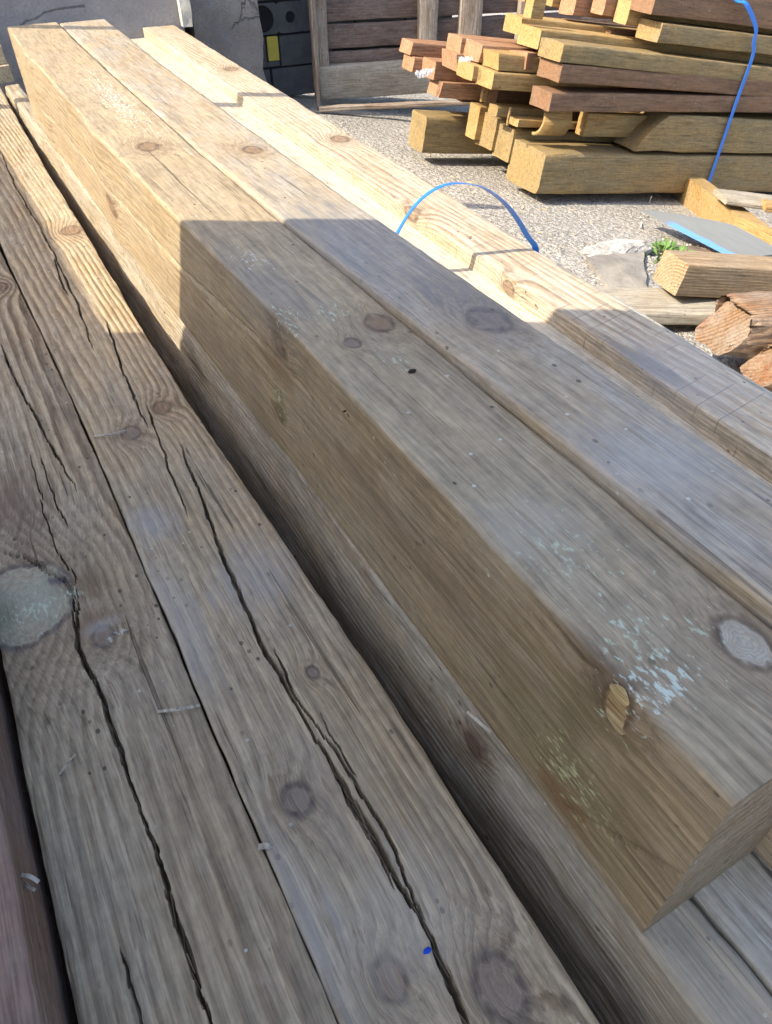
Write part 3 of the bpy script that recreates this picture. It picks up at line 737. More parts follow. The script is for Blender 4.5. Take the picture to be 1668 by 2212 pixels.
def rot(seed, L):
    def fn(X_, Y_, Z_, U_):
        e = np.clip(1 - Y_ / .16, 0, 1) ** 1.3; cx_, cz_ = X_.mean(), Z_.mean()
        n1 = vnoise(Y_ * 10 + seed, X_ * 30 + Z_ * 22, seed) * .07 + vnoise(Y_ * 26 + X_ * 40, Z_ * 60 + Y_ * 6, seed + 1) * .025 + vnoise(X_ * 95, Z_ * 95 + Y_ * 8, seed + 2) * .012
        r = (1 - .22 * e) * (1 + n1)
        return cx_ + (X_ - cx_) * r, Y_ + np.clip(1 - Y_ / .06, 0, 1) * (vnoise(X_ * 25, Z_ * 25, seed + 3) * .014 + vnoise(X_ * 120, Z_ * 120, seed + 4) * .003), cz_ + (Z_ - cz_) * r
    return fn
free_timber('rotten_post', atg((1580, 800), .05), (1, -.30, -.13), .15, .135, .9, W_rot, 'large weathered post with a frayed slanting end behind the plank edge', seed=91, n=(26, 24), step=.006, rnd=.022, rag=.003, fn=rot(5, .9), endcut=(.07, 0), cat='post')
free_timber('rotten_post', atg((1660, 868), .03), (1, -.40, -.12), .11, .10, .7, W_rot, 'smaller crumbling post end below the large weathered one at the right edge', seed=92, n=(20, 20), step=.006, rnd=.02, rag=.003, fn=rot(9, .7), endcut=(.05, 0), cat='post')

# grey sheet with a blue painted edge
def sheet():
    m, t = newmat('grey_sheet'); co = t.obj(); sep = t.new('ShaderNodeSeparateXYZ'); t.l.new(co, sep.inputs[0])
    n = t.noise(t.vm('MULTIPLY', co, (10, 60, 10)), 1, 3); edge = t.m('SUBTRACT', 1.0, t.ss(t.m('ADD', sep.outputs[1], t.m('MULTIPLY', n, .02)), .028, .036))
    lim = t.m('MULTIPLY', t.ss(sep.outputs[0], .10, .14), edge)
    col = t.mix(n, (.15, .16, .165), (.20, .215, .22)); col = t.mix(lim, col, (.12, .28, .68)); t.finish(col, .6, n, .4, .002)
    a = atg((1388, 458), .05); b = atg((1590, 562), .03)
    A = unit(b - a); Bk = unit(np.cross(UPV, A)); C_ = np.cross(A, Bk); L = np.linalg.norm(b - a)
    V = []; nx_, ny_ = 16, 6
    for k in (0, 1):
        for j in range(ny_ + 1):
            for i in range(nx_ + 1):
                u = i / nx_; v = j / ny_; yy = v * .17 * min(1, .15 + u * 1.6)
                V.append((u * (L + .05 * v), yy, (.0 if k else .005) + .012 * math.sin(u * 3) * v))
    N = (nx_ + 1) * (ny_ + 1); Fs = []
    for j in range(ny_):
        for i in range(nx_):
            q = j * (nx_ + 1) + i; r_ = nx_ + 1
            Fs.append((q, q + 1, q + 1 + r_, q + r_)); Fs.append((N + q, N + q + r_, N + q + 1 + r_, N + q + 1))
    for i in range(nx_): Fs.append((i, N + i, N + i + 1, i + 1)); q = ny_ * (nx_ + 1) + i; Fs.append((q, q + 1, N + q + 1, N + q))
    for j in range(ny_): q = j * (nx_ + 1); r_ = nx_ + 1; Fs.append((q, q + r_, N + q + r_, N + q)); q += nx_; Fs.append((q, N + q, N + q + r_, q + r_))
    me = mesh_from('grey_sheet', V, Fs, False)
    ob = frame_obj('grey_sheet', me, a, (A, Bk, C_), m)
    tag(ob, 'bent grey sheet with a bright blue edge lying below the lumber stack', 'sheet')
sheet()

# broken kerb of pale concrete, and rubble round the weed
def lump(name, c, r, mat, seed, sub=4, amp=.35, squash=(1, 1, .5), parent=None):
    bm = bmesh.new(); bmesh.ops.create_icosphere(bm, subdivisions=sub, radius=1)
    rr = np.random.RandomState(seed); P = np.array([v.co[:] for v in bm.verts])
    d = np.zeros(len(P))
    for f_, a_ in ((1.3, .5), (3.1, .3), (7, .18), (15, .1)):
        k = rr.randn(6, 3) * f_; ph = rr.rand(6) * 6
        d += a_ * np.sin(P @ k.T + ph).mean(1)
    for v, q in zip(bm.verts, d): v.co = v.co * (1 + amp * q * 1.6); v.co = Vector((v.co.x * r * squash[0], v.co.y * r * squash[1], v.co.z * r * squash[2]))
    me = bpy.data.meshes.new(name); bm.to_mesh(me); bm.free()
    ob = link(name, me, mat, parent); ob.location = Vector(c) - (parent.location if parent else Vector((0, 0, 0)))
    return ob
M_lichen = mineral('white_crusted_concrete', (.66, .65, .63), (.30, .29, .28), (.75, .74, .70), 40, 1.2, .01)
c = atg((1325, 545))
kb = lump('broken_kerb', (c[0], c[1], c[2]), .095, M_lichen, 4, 5, .45, (1.5, .6, .38)); tag(kb, 'white crusted broken concrete lump on the ground left of the weed', 'concrete lump')
M_crack = mineral('slab_concrete', (.30, .28, .25), (.20, .185, .17), (.36, .34, .31), 14, .8, .006)
# sunken slab in front of the lump, with the broken edge standing over it
cs = [atg(p) for p in ((1262, 565), (1310, 560), (1385, 545), (1400, 640), (1330, 650), (1300, 615))]
def slab(pts, z1, name, mat, label, cat, jit=.006):
    c_ = np.mean(pts, 0); V = []; n = len(pts)
    out = []
    for i in range(n):
        a, b = pts[i], pts[(i + 1) % n]
        for k in range(6): q = a + (b - a) * k / 6; out.append(q + np.array([random.uniform(-1, 1) * jit, random.uniform(-1, 1) * jit, 0]))
    n = len(out)
    V = [(p[0] - c_[0], p[1] - c_[1], z1 + p[2] - c_[2]) for p in out] + [(p[0] - c_[0], p[1] - c_[1], -.05) for p in out]
    Fs = [tuple(range(n))[::-1]] + [(i, (i + 1) % n, n + (i + 1) % n, n + i) for i in range(n)]
    me = mesh_from(name, V, Fs, False); bm = bmesh.new(); bm.from_mesh(me); bmesh.ops.recalc_face_normals(bm, faces=bm.faces); bm.to_mesh(me); bm.free()
    ob = link(name, me, mat); ob.location = (c_[0], c_[1], c_[2]); tag(ob, label, cat); return ob
p3 = atg((1440, 398), .012)
slab([b0, b1, b1 + (p3 - b0), p3], .082, 'bearer', W_post, 'thick bearer running under the right of the stack, its near face sunlit yellow', 'timber', .0015)
slab(cs, .016, 'broken_slab', M_crack, 'cracked piece of concrete slab between the pale plank and the white lump', 'slab')
for i, (p0, p1) in enumerate((((1255, 560), (1275, 590)), ((1275, 590), (1310, 617)), ((1265, 562), (1300, 558)))):
    pass

# weed
def weed():
    m, t = newmat('weed_leaf'); co = t.obj(); n = t.noise(co, 40, 2)
    col = t.mix(n, (.07, .16, .035), (.17, .28, .08)); t.finish(col, .5, n, .3, .001)
    t.n['Principled BSDF'].inputs['Subsurface Weight'].default_value = 0
    c0 = atg((1432, 548), .012); root = empty('weed', c0); tag(root, 'small green leafy weed growing out of the broken ground', 'weed')
    rr = random.Random(5)
    for i in range(44):
        a = rr.uniform(0, 2 * math.pi); L = rr.uniform(.016, .05); wd = L * rr.uniform(.28, .45); el = rr.uniform(.2, 1.2)
        V = []; Fs = []; K = 7
        d = Vector((math.cos(a), math.sin(a), 0)); s_ = Vector((-math.sin(a), math.cos(a), 0))
        base = Vector((rr.uniform(-.05, .05), rr.uniform(-.04, .04), 0)) + d * .012
        for k in range(K + 1):
            u = k / K; wv = wd * math.sin(math.pi * min(1, u * .93 + .05)) * (1 + .22 * (k % 2)) * .5
            ce = base + d * (L * u * math.cos(el)) + Vector((0, 0, L * u * math.sin(el) - .35 * L * u * u))
            V += [ce - s_ * wv + Vector((0, 0, wv * .3)), ce, ce + s_ * wv + Vector((0, 0, wv * .3))]
        for k in range(K):
            b = k * 3; Fs += [(b, b + 1, b + 4, b + 3), (b + 1, b + 2, b + 5, b + 4)]
        me = mesh_from('leaf', V, Fs); link('leaf', me, m, root)
    V = []; Fs = []
    for i in range(5):
        a = i * 1.3; b = len(V); x, y = .015 * math.cos(a), .015 * math.sin(a); r = .0015
        V += [(x - r, y, -.01), (x + r, y, -.01), (x, y + r, -.01), (x * 2.2 - r, y * 2.2, .05), (x * 2.2 + r, y * 2.2, .05), (x * 2.2, y * 2.2 + r, .05)]
        Fs += [(b, b + 1, b + 4, b + 3), (b + 1, b + 2, b + 5, b + 4), (b + 2, b, b + 3, b + 5)]
    link('stem', mesh_from('stem', V, Fs), m, root)
weed()

# loose grit, merged
def grit():
    V = []; Fs = []; rr = random.Random(3); ico = [(0, 0, 1), (.9, 0, .1), (-.4, .8, .2), (-.5, -.8, .1), (0, 0, -1)]
    fi = [(0, 1, 2), (0, 2, 3), (0, 3, 1), (4, 2, 1), (4, 3, 2), (4, 1, 3)]
    def add(x, y, s):
        b = len(V); a = rr.uniform(0, 6.3); c_, s_ = math.cos(a), math.sin(a); z0 = float(gz(np.array(x), np.array(y)))
        for p in ico: V.append((x + (p[0] * c_ - p[1] * s_) * s, y + (p[0] * s_ + p[1] * c_) * s, z0 + p[2] * s * .6 + s * .2))
        for f in fi: Fs.append(tuple(b + k for k in f))
    for i in range(9000):
        add(rr.uniform(1.0, 3.4), rr.uniform(.6, 4.4), rr.uniform(.0012, .0035))
    for i in range(500):
        q = atg((rr.gauss(1450, 55), rr.gauss(560, 22))); add(q[0], q[1], rr.uniform(.002, .009))
    for i in range(260):
        q = atg((rr.gauss(1560, 70), rr.gauss(500, 30))); add(q[0], q[1], rr.uniform(.002, .008))
    tag(link('grit', mesh_from('grit', V, Fs, False), mineral('grit_stone', (.36, .33, .30), (.5, .48, .45), (.22, .20, .18), 60)), kind='stuff')
grit()
# shavings and straw bits on the yard
def bits():
    V = []; Fs = []; rr = random.Random(8)
    for i in range(420):
        x, y = rr.uniform(1.0, 3.0), rr.uniform(.8, 4.2); L = rr.uniform(.006, .03); a = rr.uniform(0, 3.14); wv = rr.uniform(.0006, .0022); z = float(gz(np.array(x), np.array(y))) + .003
        dx, dy = math.cos(a) * L, math.sin(a) * L; ox, oy = -math.sin(a) * wv, math.cos(a) * wv; b = len(V)
        V += [(x - ox, y - oy, z), (x + ox, y + oy, z), (x, y, z + wv), (x + dx - ox, y + dy - oy, z + rr.uniform(0, .004)), (x + dx + ox, y + dy + oy, z), (x + dx, y + dy, z + wv)]
        Fs += [(b, b + 3, b + 5, b + 2), (b + 2, b + 5, b + 4, b + 1), (b, b + 1, b + 4, b + 3)]
    tag(link('shavings', mesh_from('shavings', V, Fs, False), mineral('shaving', (.55, .42, .24), (.4, .28, .15), (.6, .5, .35), 30)), kind='stuff')
bits()
# soil under the weed
soil = lump('soil_patch', tuple(atg((1465, 560), -.012)), .12, mineral('dry_soil', (.22, .16, .12), (.30, .24, .19), (.14, .10, .07), 30, 1.2, .01), 8, 4, .3, (1.1, .8, .22)); soil['kind'] = 'stuff'

# clear plastic scrap
def plastic(name, p, depth, size, label, seed):
    m = bpy.data.materials.get('clear_film')
    if not m:
        m, t = newmat('clear_film'); b = t.n['Principled BSDF']; b.inputs['Base Color'].default_value = (.9, .92, .95, 1); b.inputs['Roughness'].default_value = .12
        b.inputs['Alpha'].default_value = .55; b.inputs['Specular IOR Level'].default_value = .9
    rr = random.Random(seed); V = []; Fs = []; n = 9
    for j in range(n):
        for i in range(n):
            V.append(((i / (n - 1) - .5) * size[0] + rr.uniform(-.1, .1) * size[0] / 3, (j / (n - 1) - .5) * size[1] + rr.uniform(-.1, .1) * size[1] / 3, rr.uniform(0, 1) * size[2]))
    for j in range(n - 1):
        for i in range(n - 1):
            if rr.random() < .85: Fs.append((j * n + i, j * n + i + 1, (j + 1) * n + i + 1, (j + 1) * n + i))
    ob = link(name, mesh_from(name, V, Fs, False), m); ob.location = atg(p, CAM_H - depth); tag(ob, label, 'plastic film')
plastic('plastic_film', (1030, 327), CAM_H - .02, (.12, .05, .035), 'crumpled clear plastic film on the ground at the foot of the tall blocks', 1)
plastic('plastic_film', (1006, 293), CAM_H - .10, (.035, .03, .02), 'tiny torn plastic shred hanging beside the rear tall block', 2)
def film_on(p, b, size, label, seed):
    plastic('plastic_film', p, .5, size, label, seed); o = bpy.context.scene.collection.objects[-1]; o.location = st_pt(p, b)
film_on(Z2(165, 335), .49, (.07, .02, .03), 'white shredded film stuck to the low rosy post end', 3)
film_on(Z2(345, 268), .25, (.05, .02, .02), 'shredded film on top of the yellow post end in the lower row', 4)

# white string hanging from the bottom sleeper
M_string = mineral('white_string', (.8, .8, .78), (.7, .7, .68), (.8, .8, .8), 50)
tag(ribbon('string', [st_pt(Z2(1148, 846), -.004), st_pt(Z2(1125, 910), -.01), atg((1384, 489), .005)], SA, .003, .002, M_string), 'thin white string hanging down from the bottom sleeper', 'string')

# pieces scattered before the panel
free_timber('floor_batten', atg((690, 241), .006), (1, -.42, 0), .035, .02, .75, W_old, 'thin batten on the ground in the shadow before the framed panel', cat='batten', seed=96)

# ================================================================== FOREGROUND PILE
# -- second layer and cross bearers carrying everything
W_low = wood('lower_layer', (.22, .18, .13), (.13, .10, .07), (.0, -.2), 120, .03, .4, (.22, .2, .18), .5, rnd=True)
low_x = [(-.46, -.24), (-.225, -.02), (-.005, .20), (.215, .43), (.445, .67), (.685, .90)]
low_lab = ['lower layer timber under the reddish beam at the left', 'lower layer timber under the knotted beam', 'lower layer timber under the split beam', 'lower layer timber deep in the dark gap', 'lower layer timber under the standing sleepers', 'lower layer timber under the pale board at the right']
for i, (a, b) in enumerate(low_x):
    pile_timber('lower_timber', [(-.35, a, b, .835, .87), (3.0, a + .03, b + .03, .82, .87)] , W_low, low_lab[i], 'timbers of the hidden lower layer', n=(3, 2), step=.2, seed=100 + i)
for i, yb in enumerate((-.1, 1.3, 2.6)):
    o = link('cross_bearer', timber_mesh('cross_bearer', [(0, -.1, 0, .078, .0), (1.5, -.1, 0, .078, .0)], n=(2, 2), step=.4, seed=110 + i), W_low)
    o.matrix_world = Matrix(((0, 1, 0, -.5), (-1, 0, 0, yb), (0, 0, 1, .0), (0, 0, 0, 1)))
    tag(o, ['near cross bearer on the ground under the foreground pile', 'middle cross bearer on the ground under the foreground pile', 'far cross bearer on the ground under the foreground pile'][i], 'bearer')

K = .83
def q(*v): return tuple(K * x for x in v)

# -- sleeper C (big, on edge)
DC = .39
stC = [(.0625, .2535, .3735, .390, .608), (.35, .2555, .3745, .390, .608), (.75, .258, .3745, .390, .607), (1.0, .2525, .3745, .390, .606), (1.36, .247, .377, .389, .604), (1.9, .252, .385, .384, .60), (2.4, .257, .395, .378, .596), (2.62, .262, .40, .372, .592)]
bC = base_of(stC)
kC = [T((818, 698), DC, .015, 'brown', .016), T((762, 740), DC, .009, 'grey', .01), T((1612, 1388), DC, .0165, 'pale', .012), T((322, 318), DC, .019, 'brown', .03), T((560, 745), DC, .0, 'brown', .0)][:4]
kC += [Sd((603, 750), .2555, .011, 'brown', .014), Sd((603, 895), .2555, .009, 'brown', .012), Sd((1335, 1530), .2545, .022, 'gold', .008, 1.7), Sd((250, 440), .252, .02, 'brown', .02)]
mC = [T((1420, 1475), DC, .032, .02, CYANW, .56), T((1390, 1400), DC, .03, .05, GREENW, .615), T((1510, 1360), DC, .018, .018, GREENW, .6), T((620, 690), DC, .02, .05, GREENW, .60), T((712, 675), DC, .02, .02, GREENW, .56), T((545, 560), DC, .02, .05, (.6, .65, .68), .62), T((860, 770), DC, .03, .03, GREENW, .63),
      Sd((1230, 1680), .2535, .04, .05, (.50, .52, .28), .58), Sd((1330, 1560), .2535, .03, .03, GREENW, .64), Sd((600, 860), .255, .03, .03, (.50, .55, .34), .6), T((245, 215), DC, .035, .30, (.85, .86, .88), .60), T((1225, 1200), DC, .06, .1, GREENW, .66)]
pC = [Sd((590, 700), .255, .02, .022, (.12, .07, .03), .9), Sd((605, 880), .255, .035, .02, (.15, .13, .06), .9), Sd((1290, 1480), .2535, .03, .03, (.12, .08, .04), .9), Sd((1240, 1560), .2535, .06, .02, (.16, .13, .07), .8), Sd((900, 1200), .2545, .05, .25, (.20, .15, .10), .6), Sd((480, 760), .2545, .04, .2, (.22, .18, .14), .6), Sd((1400, 1850), .2535, .03, .06, (.20, .14, .08), .6), Sd((1180, 1600), .2535, .09, .12, (.20, .16, .085), .75), Sd((1215, 1730), .2535, .018, .035, (.20, .115, .055), .9), Sd((600, 800), .255, .03, .06, (.17, .10, .04), .7), T((1150, 1150), DC, .05, .05, (.40, .38, .33), .5), T((1290, 1440), DC, .02, .04, (.11, .075, .05), .7), T((600, 690), DC, .02, .05, (.15, .10, .05), .7), T((560, 620), DC, .06, .12, (.22, .22, .22), .5)]
W_C = wood('sleeper_wood', (.34, .26, .16), (.21, .15, .085), (.01, -.35), 68, .03, .6, (.33, .29, .23), .35, (.17, .11, .06), .30, knots=loc_pts(kC, bC), marks=loc_pts(mC, bC), patches=loc_pts(pC, bC), rough=.55, bump=.55, spec=.35, topw=((.40, .33, .225), .38))
def fC(Xg, Yg, Zg, U):
    # drying check low on the left side, seen as a thin line; a hollow at the loose knot
    left = (U[None, :, 0] == 0)
    P = np.array([at(p, x=.2545) for p in ((397, 580), (600, 778), (660, 850))]); z_ = np.interp(Yg, P[::-1, 1], P[::-1, 2])
    on = (Yg > P[-1, 1]) & (Yg < P[0, 1] + 1.2); z_ = np.where(Yg > P[0, 1], P[0, 2] + (Yg - P[0, 1]) * -.02, z_)
    Xg = Xg + left * on * np.clip(1 - np.abs(Zg - z_) / .003, 0, 1) * .008
    P2 = np.array([at(p, x=.2545) for p in ((1280, 1800), (1470, 1895 + 40), (1490, 1960))])
    a2 = at((1215, 1740), x=.2535); b2 = at((1505, 1912), x=.2535)
    z2 = b2[2] + (Yg - b2[1]) * (a2[2] - b2[2]) / (a2[1] - b2[1])
    Xg = Xg + left * (Yg < a2[1]) * np.clip(1 - np.abs(Zg - z2) / .0025, 0, 1) * .006
    for p, r in (((1335, 1530), .02), ((603, 752), .012), ((603, 898), .011), ((250, 430), .03)):
        c_ = at(p, x=.254); d = np.sqrt(((Yg - c_[1]) * .7) ** 2 + (Zg - c_[2]) ** 2)
        Xg = Xg + left * np.clip(1 - np.abs(d - r) / (r * .35), 0, 1) * .0025 - left * np.exp(-(d / (r * 2.2)) ** 2) * .002
    # swelling round the far knots on the top arris
    for yy, a in ((1.55, .006), (2.25, .008)):
        Xg = Xg - left * np.exp(-((Yg - yy) / .07) ** 2) * a
    return Xg, Yg, Zg
sC = pile_timber('sleeper', stC, W_C, 'big brown sleeper on edge in the middle, its near end showing', PILE, n=(34, 60), steps=yspace(.0625, 2.62, .004, .014), rnd=.004, rag=.0006, seed=201, fn=fC)

# -- sleeper D beside it
stD = [(.03, .3765, .480, .378, .608), (.5, .3765, .482, .379, .608), (1.0, .3765, .4915, .386, .606), (1.3, .379, .5, .389, .606), (1.9, .389, .513, .385, .60), (2.61, .403, .535, .374, .592)]
bD = base_of(stD)
kD = [T((1055, 708), DC, .024, 'grey', .022), T((545, 325), DC, .015, 'brown', .03)]
pD = [T((720, 540), DC, .12, .2, (.20, .22, .245), .6), T((1000, 650), DC, .05, .1, (.14, .14, .15), .5), T((1400, 1020), DC, .07, .06, (.42, .42, .42), .5)]  # large blue grey patch paints the sky sheen beside the shadow line
W_D = wood('grey_sleeper_wood', (.37, .295, .20), (.235, .175, .11), (.03, -.30), 75, .03, .42, (.33, .32, .30), .6, (.21, .165, .12), .3, knots=loc_pts(kD, bD), patches=loc_pts(pD, bD), rough=.5, bump=.55, spec=.4)
pile_timber('sleeper', stD, W_D, 'grey topped sleeper on edge, right of the big brown one', PILE, n=(30, 12), steps=yspace(.03, 2.61, .006, .02), rnd=.005, rag=.0007, seed=202)

# -- boards carrying them: E on edge, F beside, the pale board under G
stE = [(-.35, .2545, .3035, .606, .80), (.06, .2575, .3055, .606, .80), (1.2, .258, .307, .605, .80), (3.0, .235, .285, .585, .78)]
bE = base_of(stE)
pE = [Sd((1040, 1600), .257, .02, .03, (.09, .05, .04), .8), Sd((430, 790), .257, .03, .05, (.07, .06, .05), .8), T((1600, 2150), .606, .05, .1, (.42, .41, .36), .5)]
W_E = wood('edge_board_wood', (.33, .27, .19), (.17, .12, .075), (-.25, .0), 190, .02, .5, (.36, .33, .28), .6, (.13, .09, .07), .35, knots=loc_pts([Sd((1035, 1605), .257, .012, 'brown')], bE), patches=loc_pts(pE, bE), rough=.7, bump=1.0)
def fE(Xg, Yg, Zg, U):
    left = (U[None, :, 0] == 0); top = (U[None, :, 1] == 1)
    e = vnoise(Yg * 4, Zg * 12, 77) * .004 + vnoise(Yg * 19, Zg * 60, 78) * .0022
    depth = (CAM_H - Zg - .606)
    return Xg + left * e - left * np.clip(depth - .015, 0, .2) * .20, Yg, Zg
pile_timber('edge_board', stE, W_E, 'narrow weathered board on edge under the big brown sleeper, facing the dark gap', PILE, n=(10, 40), steps=yspace(-.35, 3.0, .006, .03), rnd=.006, rag=.002, seed=203, fn=fE)
W_F = wood('pale_board_wood', (.40, .37, .30), (.24, .20, .14), (.0, -.25), 120, .02, .5, (.42, .41, .37), .6, (.2, .17, .13), .25, rnd=True, bump=.7)
pile_timber('flat_board', [(-.35, .3085, .372, .605, .64), (2.4, .315, .38, .602, .64)], W_F, 'pale board beneath the big sleeper, seen past its near end', PILE, n=(8, 3), step=.03, rnd=.003, seed=204)
pile_timber('flat_board', [(-.35, .376, .60, .607, .64), (2.4, .39, .61, .602, .64)], W_F, 'pale board in the bottom right corner right of the narrow groove', PILE, n=(10, 3), step=.03, rnd=.003, seed=205)
stS = [(.1, .60, .80, .594, .64), (1.5, .665, .87, .592, .64), (4.53, .80, .97, .598, .64)]
W_S = wood('dusty_board_wood', (.47, .42, .34), (.33, .27, .20), (.1, -.5), 90, .03, .3, (.45, .43, .38), .6, (.3, .25, .2), .2, rough=.7)
pile_timber('flat_board', stS, W_S, 'dusty pale board lying flat between the grey topped sleeper and the raised right board', PILE, n=(8, 3), step=.04, rnd=.003, seed=206)
stS2 = [(.1, .805, .93, .60, .64), (4.0, .95, 1.05, .60, .64)]
pile_timber('flat_board', stS2, W_F, 'hidden board that the raised right board rests on', PILE, n=(4, 3), step=.1, seed=207)

# -- board G
DG = .56
gl = [at(p, depth=DG) for p in ((1668, 990), (1423, 816), (1215, 677), (1020, 545), (525, 205), (262, 28))]
gr = [at(p, depth=DG) for p in ((1668, 865), (1400, 683), (850, 345), (345, 35))]
def lin(P, y): 
    P = np.array(P); c = np.polyfit(P[:, 1], P[:, 0], 1); return c[0] * y + c[1]
stG = [(y, lin(gl, y), lin(gr, y), DG, DG + .037) for y in (.0, .8, 1.6, 2.6, 3.92)]
bG = base_of(stG)
kG = [T((885, 455), DG, .02, 'brown', .02), T((735, 300), DG, .022, 'brown', .03), T((500, 148), DG, .022, 'brown', .03), Sd((1100, 620), .78, .012, 'brown', .02)]
pG = [T((1400, 790), DG, .025, .09, (.10, .11, .12), .75), T((1500, 800), DG, .2, .1, (.36, .36, .38), .4)]
W_G = wood('right_board_wood', (.47, .40, .30), (.27, .18, .10), (-.03, -.10), 120, .03, .75, (.44, .41, .36), .4, (.34, .24, .14), .3, knots=loc_pts(kG, bG), patches=loc_pts(pG, bG), rough=.6, bump=.9, saw=.75, spec=.35)
pile_timber('raised_board', stG, W_G, 'pale rough sawn board along the right of the pile under the strap loop', PILE, n=(14, 6), steps=yspace(.0, 3.92, .01, .03), rnd=.002, rag=.0011, seed=208)

# -- beam B (split)
DB = .643
ysB = yspace(-.22, 3.3, .0032, .016)
stB = [(-.22, .028, .200, DB, .80), (.13, .032, .2015, DB, .80), (.4, .033, .2025, DB, .80), (.93, .036, .194, DB, .80), (1.2, .037, .195, DB, .80), (1.7, .028, .205, DB - .006, .80), (2.4, .04, .212, DB - .02, .79), (3.3, .07, .235, DB - .05, .76)]
bB = base_of(stB)
kB = [T((282, 934), DB, .013, 'grey', .014), T((350, 880), DB, .014, 'brown', .016), T((845, 2112), DB, .0125, 'brown', .012), T((1075, 2135), DB, .019, 'grey', .026), T((155, 505), DB, .02, 'brown', .02), T((645, 1725), DB, .015, 'grey', .01), T((675, 1450), DB, .008, 'grey', .01)]
pB = [T((560, 1250), DB, .06, .07, (.36, .36, .37), .6), T((370, 1330), DB, .035, .15, (.40, .40, .40), .5), T((660, 2000), DB, .03, .1, (.43, .42, .40), .5), T((330, 1130), DB, .03, .05, (.40, .42, .44), .5), T((870, 2000), DB, .09, .06, (.43, .41, .37), .45), T((700, 1700), DB, .04, .08, (.28, .24, .2), .4)]
W_B = wood('split_beam_wood', (.44, .345, .22), (.17, .115, .065), (-.16, -.10), 150, .012, 1.0, (.39, .35, .29), .4, (.22, .16, .10), .35, knots=loc_pts(kB, bB), patches=loc_pts(pB, bB), rough=.58, bump=.9, spec=.35)
def pth(*px): return [tuple(at(p, depth=DB)[:2]) for p in px]
crB = [
 (pth((5, 340), (40, 420), (85, 490), (125, 570), (165, 650), (190, 720), (205, 760)), .0042, .035),
 (pth((118, 560), (132, 610), (150, 640)), .004, .03),
 (pth((228, 690), (245, 730), (262, 790), (285, 850), (302, 895), (318, 920)), .0040, .035),
 (pth((315, 875), (335, 935), (355, 980), (380, 1050), (405, 1115)), .0032, .03),
 (pth((385, 950), (410, 1010), (440, 1090), (475, 1180), (520, 1290), (560, 1390), (610, 1470), (660, 1560), (720, 1660), (770, 1760), (820, 1850), (860, 1920)), .0052, .045),
 (pth((590, 1400), (640, 1510), (700, 1590), (760, 1680), (800, 1745), (850, 1830), (905, 1950), (930, 2030)), .0035, .03),
 (pth((720, 1650), (790, 1780), (850, 1880), (895, 1950), (935, 2030), (965, 2110), (1010, 2212), (1060, 2300), (1150, 2500)), .0060, .045),
 (pth((690, 1540), (720, 1600), (770, 1680)), .0018, .02),
]
def fB(Xg, Yg, Zg, U):
    top = (U[None, :, 1] == 1) & (U[None, :, 3] == 0) & (U[None, :, 0] > 0) & (U[None, :, 0] < 1)
    Zg = groove(Xg, Yg, Zg, top, crB, None)
    return Xg, Yg, Zg
splitb = pile_timber('split_beam', stB, W_B, 'weathered beam with a long open split along its middle, right of the knotted one', PILE, n=(190, 8), steps=ysB, rnd=.004, rag=.0014, seed=209, fn=fB)

# torn fibres bridging the open splits
def fibres(name, paths, parent, depth, seed, mat):
    rr = random.Random(seed); V = []; Fs = []; L0 = Vector(parent.location)
    for pts, wd, dp in paths:
        P = np.array(pts); seg = np.linalg.norm(np.diff(P, axis=0), axis=1); n_ = int(seg.sum() / .022)
        for i in range(n_):
            u = rr.random() * seg.sum(); k = int(np.searchsorted(np.cumsum(seg), u)); k = min(k, len(seg) - 1); u -= seg[:k].sum()
            d = (P[k + 1] - P[k]) / seg[k]; c_ = P[k] + d * u; pr = np.array([-d[1], d[0]]); sg = rr.choice((-1, 1)); hw = wd * .5
            L = rr.uniform(.012, .035); z = CAM_H - depth - rr.uniform(.0015, .007); w_ = rr.uniform(.0003, .0008)
            a = c_ - d * L / 2 - pr * hw * sg * rr.uniform(.3, 1); b = c_ + d * L / 2 + pr * hw * sg * rr.uniform(.0, 1); q = len(V)
            pa_ = Vector((a[0], a[1], z)) - L0; pb_ = Vector((b[0], b[1], z + rr.uniform(-.003, .002))) - L0; o_ = Vector((pr[0], pr[1], 0)) * w_
            V += [pa_ - o_, pa_ + o_, pb_ + o_ * .4, pb_ - o_ * .4, pa_ + Vector((0, 0, w_)), pb_ + Vector((0, 0, w_ * .5))]
            Fs += [(q, q + 4, q + 5, q + 3), (q + 4, q + 1, q + 2, q + 5)]
    o = link(name, mesh_from(name, V, Fs, False), mat, parent); o['kind'] = 'stuff'; return o
M_fib = mineral('fibre', (.24, .18, .12), (.16, .12, .08), (.30, .24, .17), 80, .2)
fibres('torn_fibres', [crB[0], crB[2], crB[3], crB[4], crB[5], crB[6], crB[6]], splitb, DB, 3, M_fib)

# -- beam A (big knot)
DA = .645
stA = [(-.22, -.142, .0275, DA, .80), (.23, -.1405, .0305, DA, .80), (.47, -.14, .031, DA, .80), (.8, -.138, .034, DA, .80), (1.2, -.137, .035, DA, .80), (1.7, -.14, .025, DA - .003, .80), (2.7, -.12, .03, DA - .01, .79)]
bA = base_of(stA)
kA = [T((50, 1305), DA, .060, 'olive', .04, .9), T((225, 1375), DA, .014, 'grey', .014), T((0, 622), DA, .016, 'brown', .02), T((50, 530), DA, .012, 'grey', .012)]
pA = [T((55, 1310), DA, .05, .045, (.33, .35, .28), .8), T((180, 1260), DA, .03, .03, (.12, .07, .035), .7), T((40, 1090), DA, .05, .10, (.13, .075, .05), .75), T((200, 1340), DA, .025, .02, (.16, .09, .05), .7), T((130, 1254), DA, .010, .008, (.03, .02, .06), .9), T((15, 1330), DA, .03, .03, (.14, .15, .08), .6), T((220, 1350), DA, .02, .012, (.45, .45, .42), .5)]
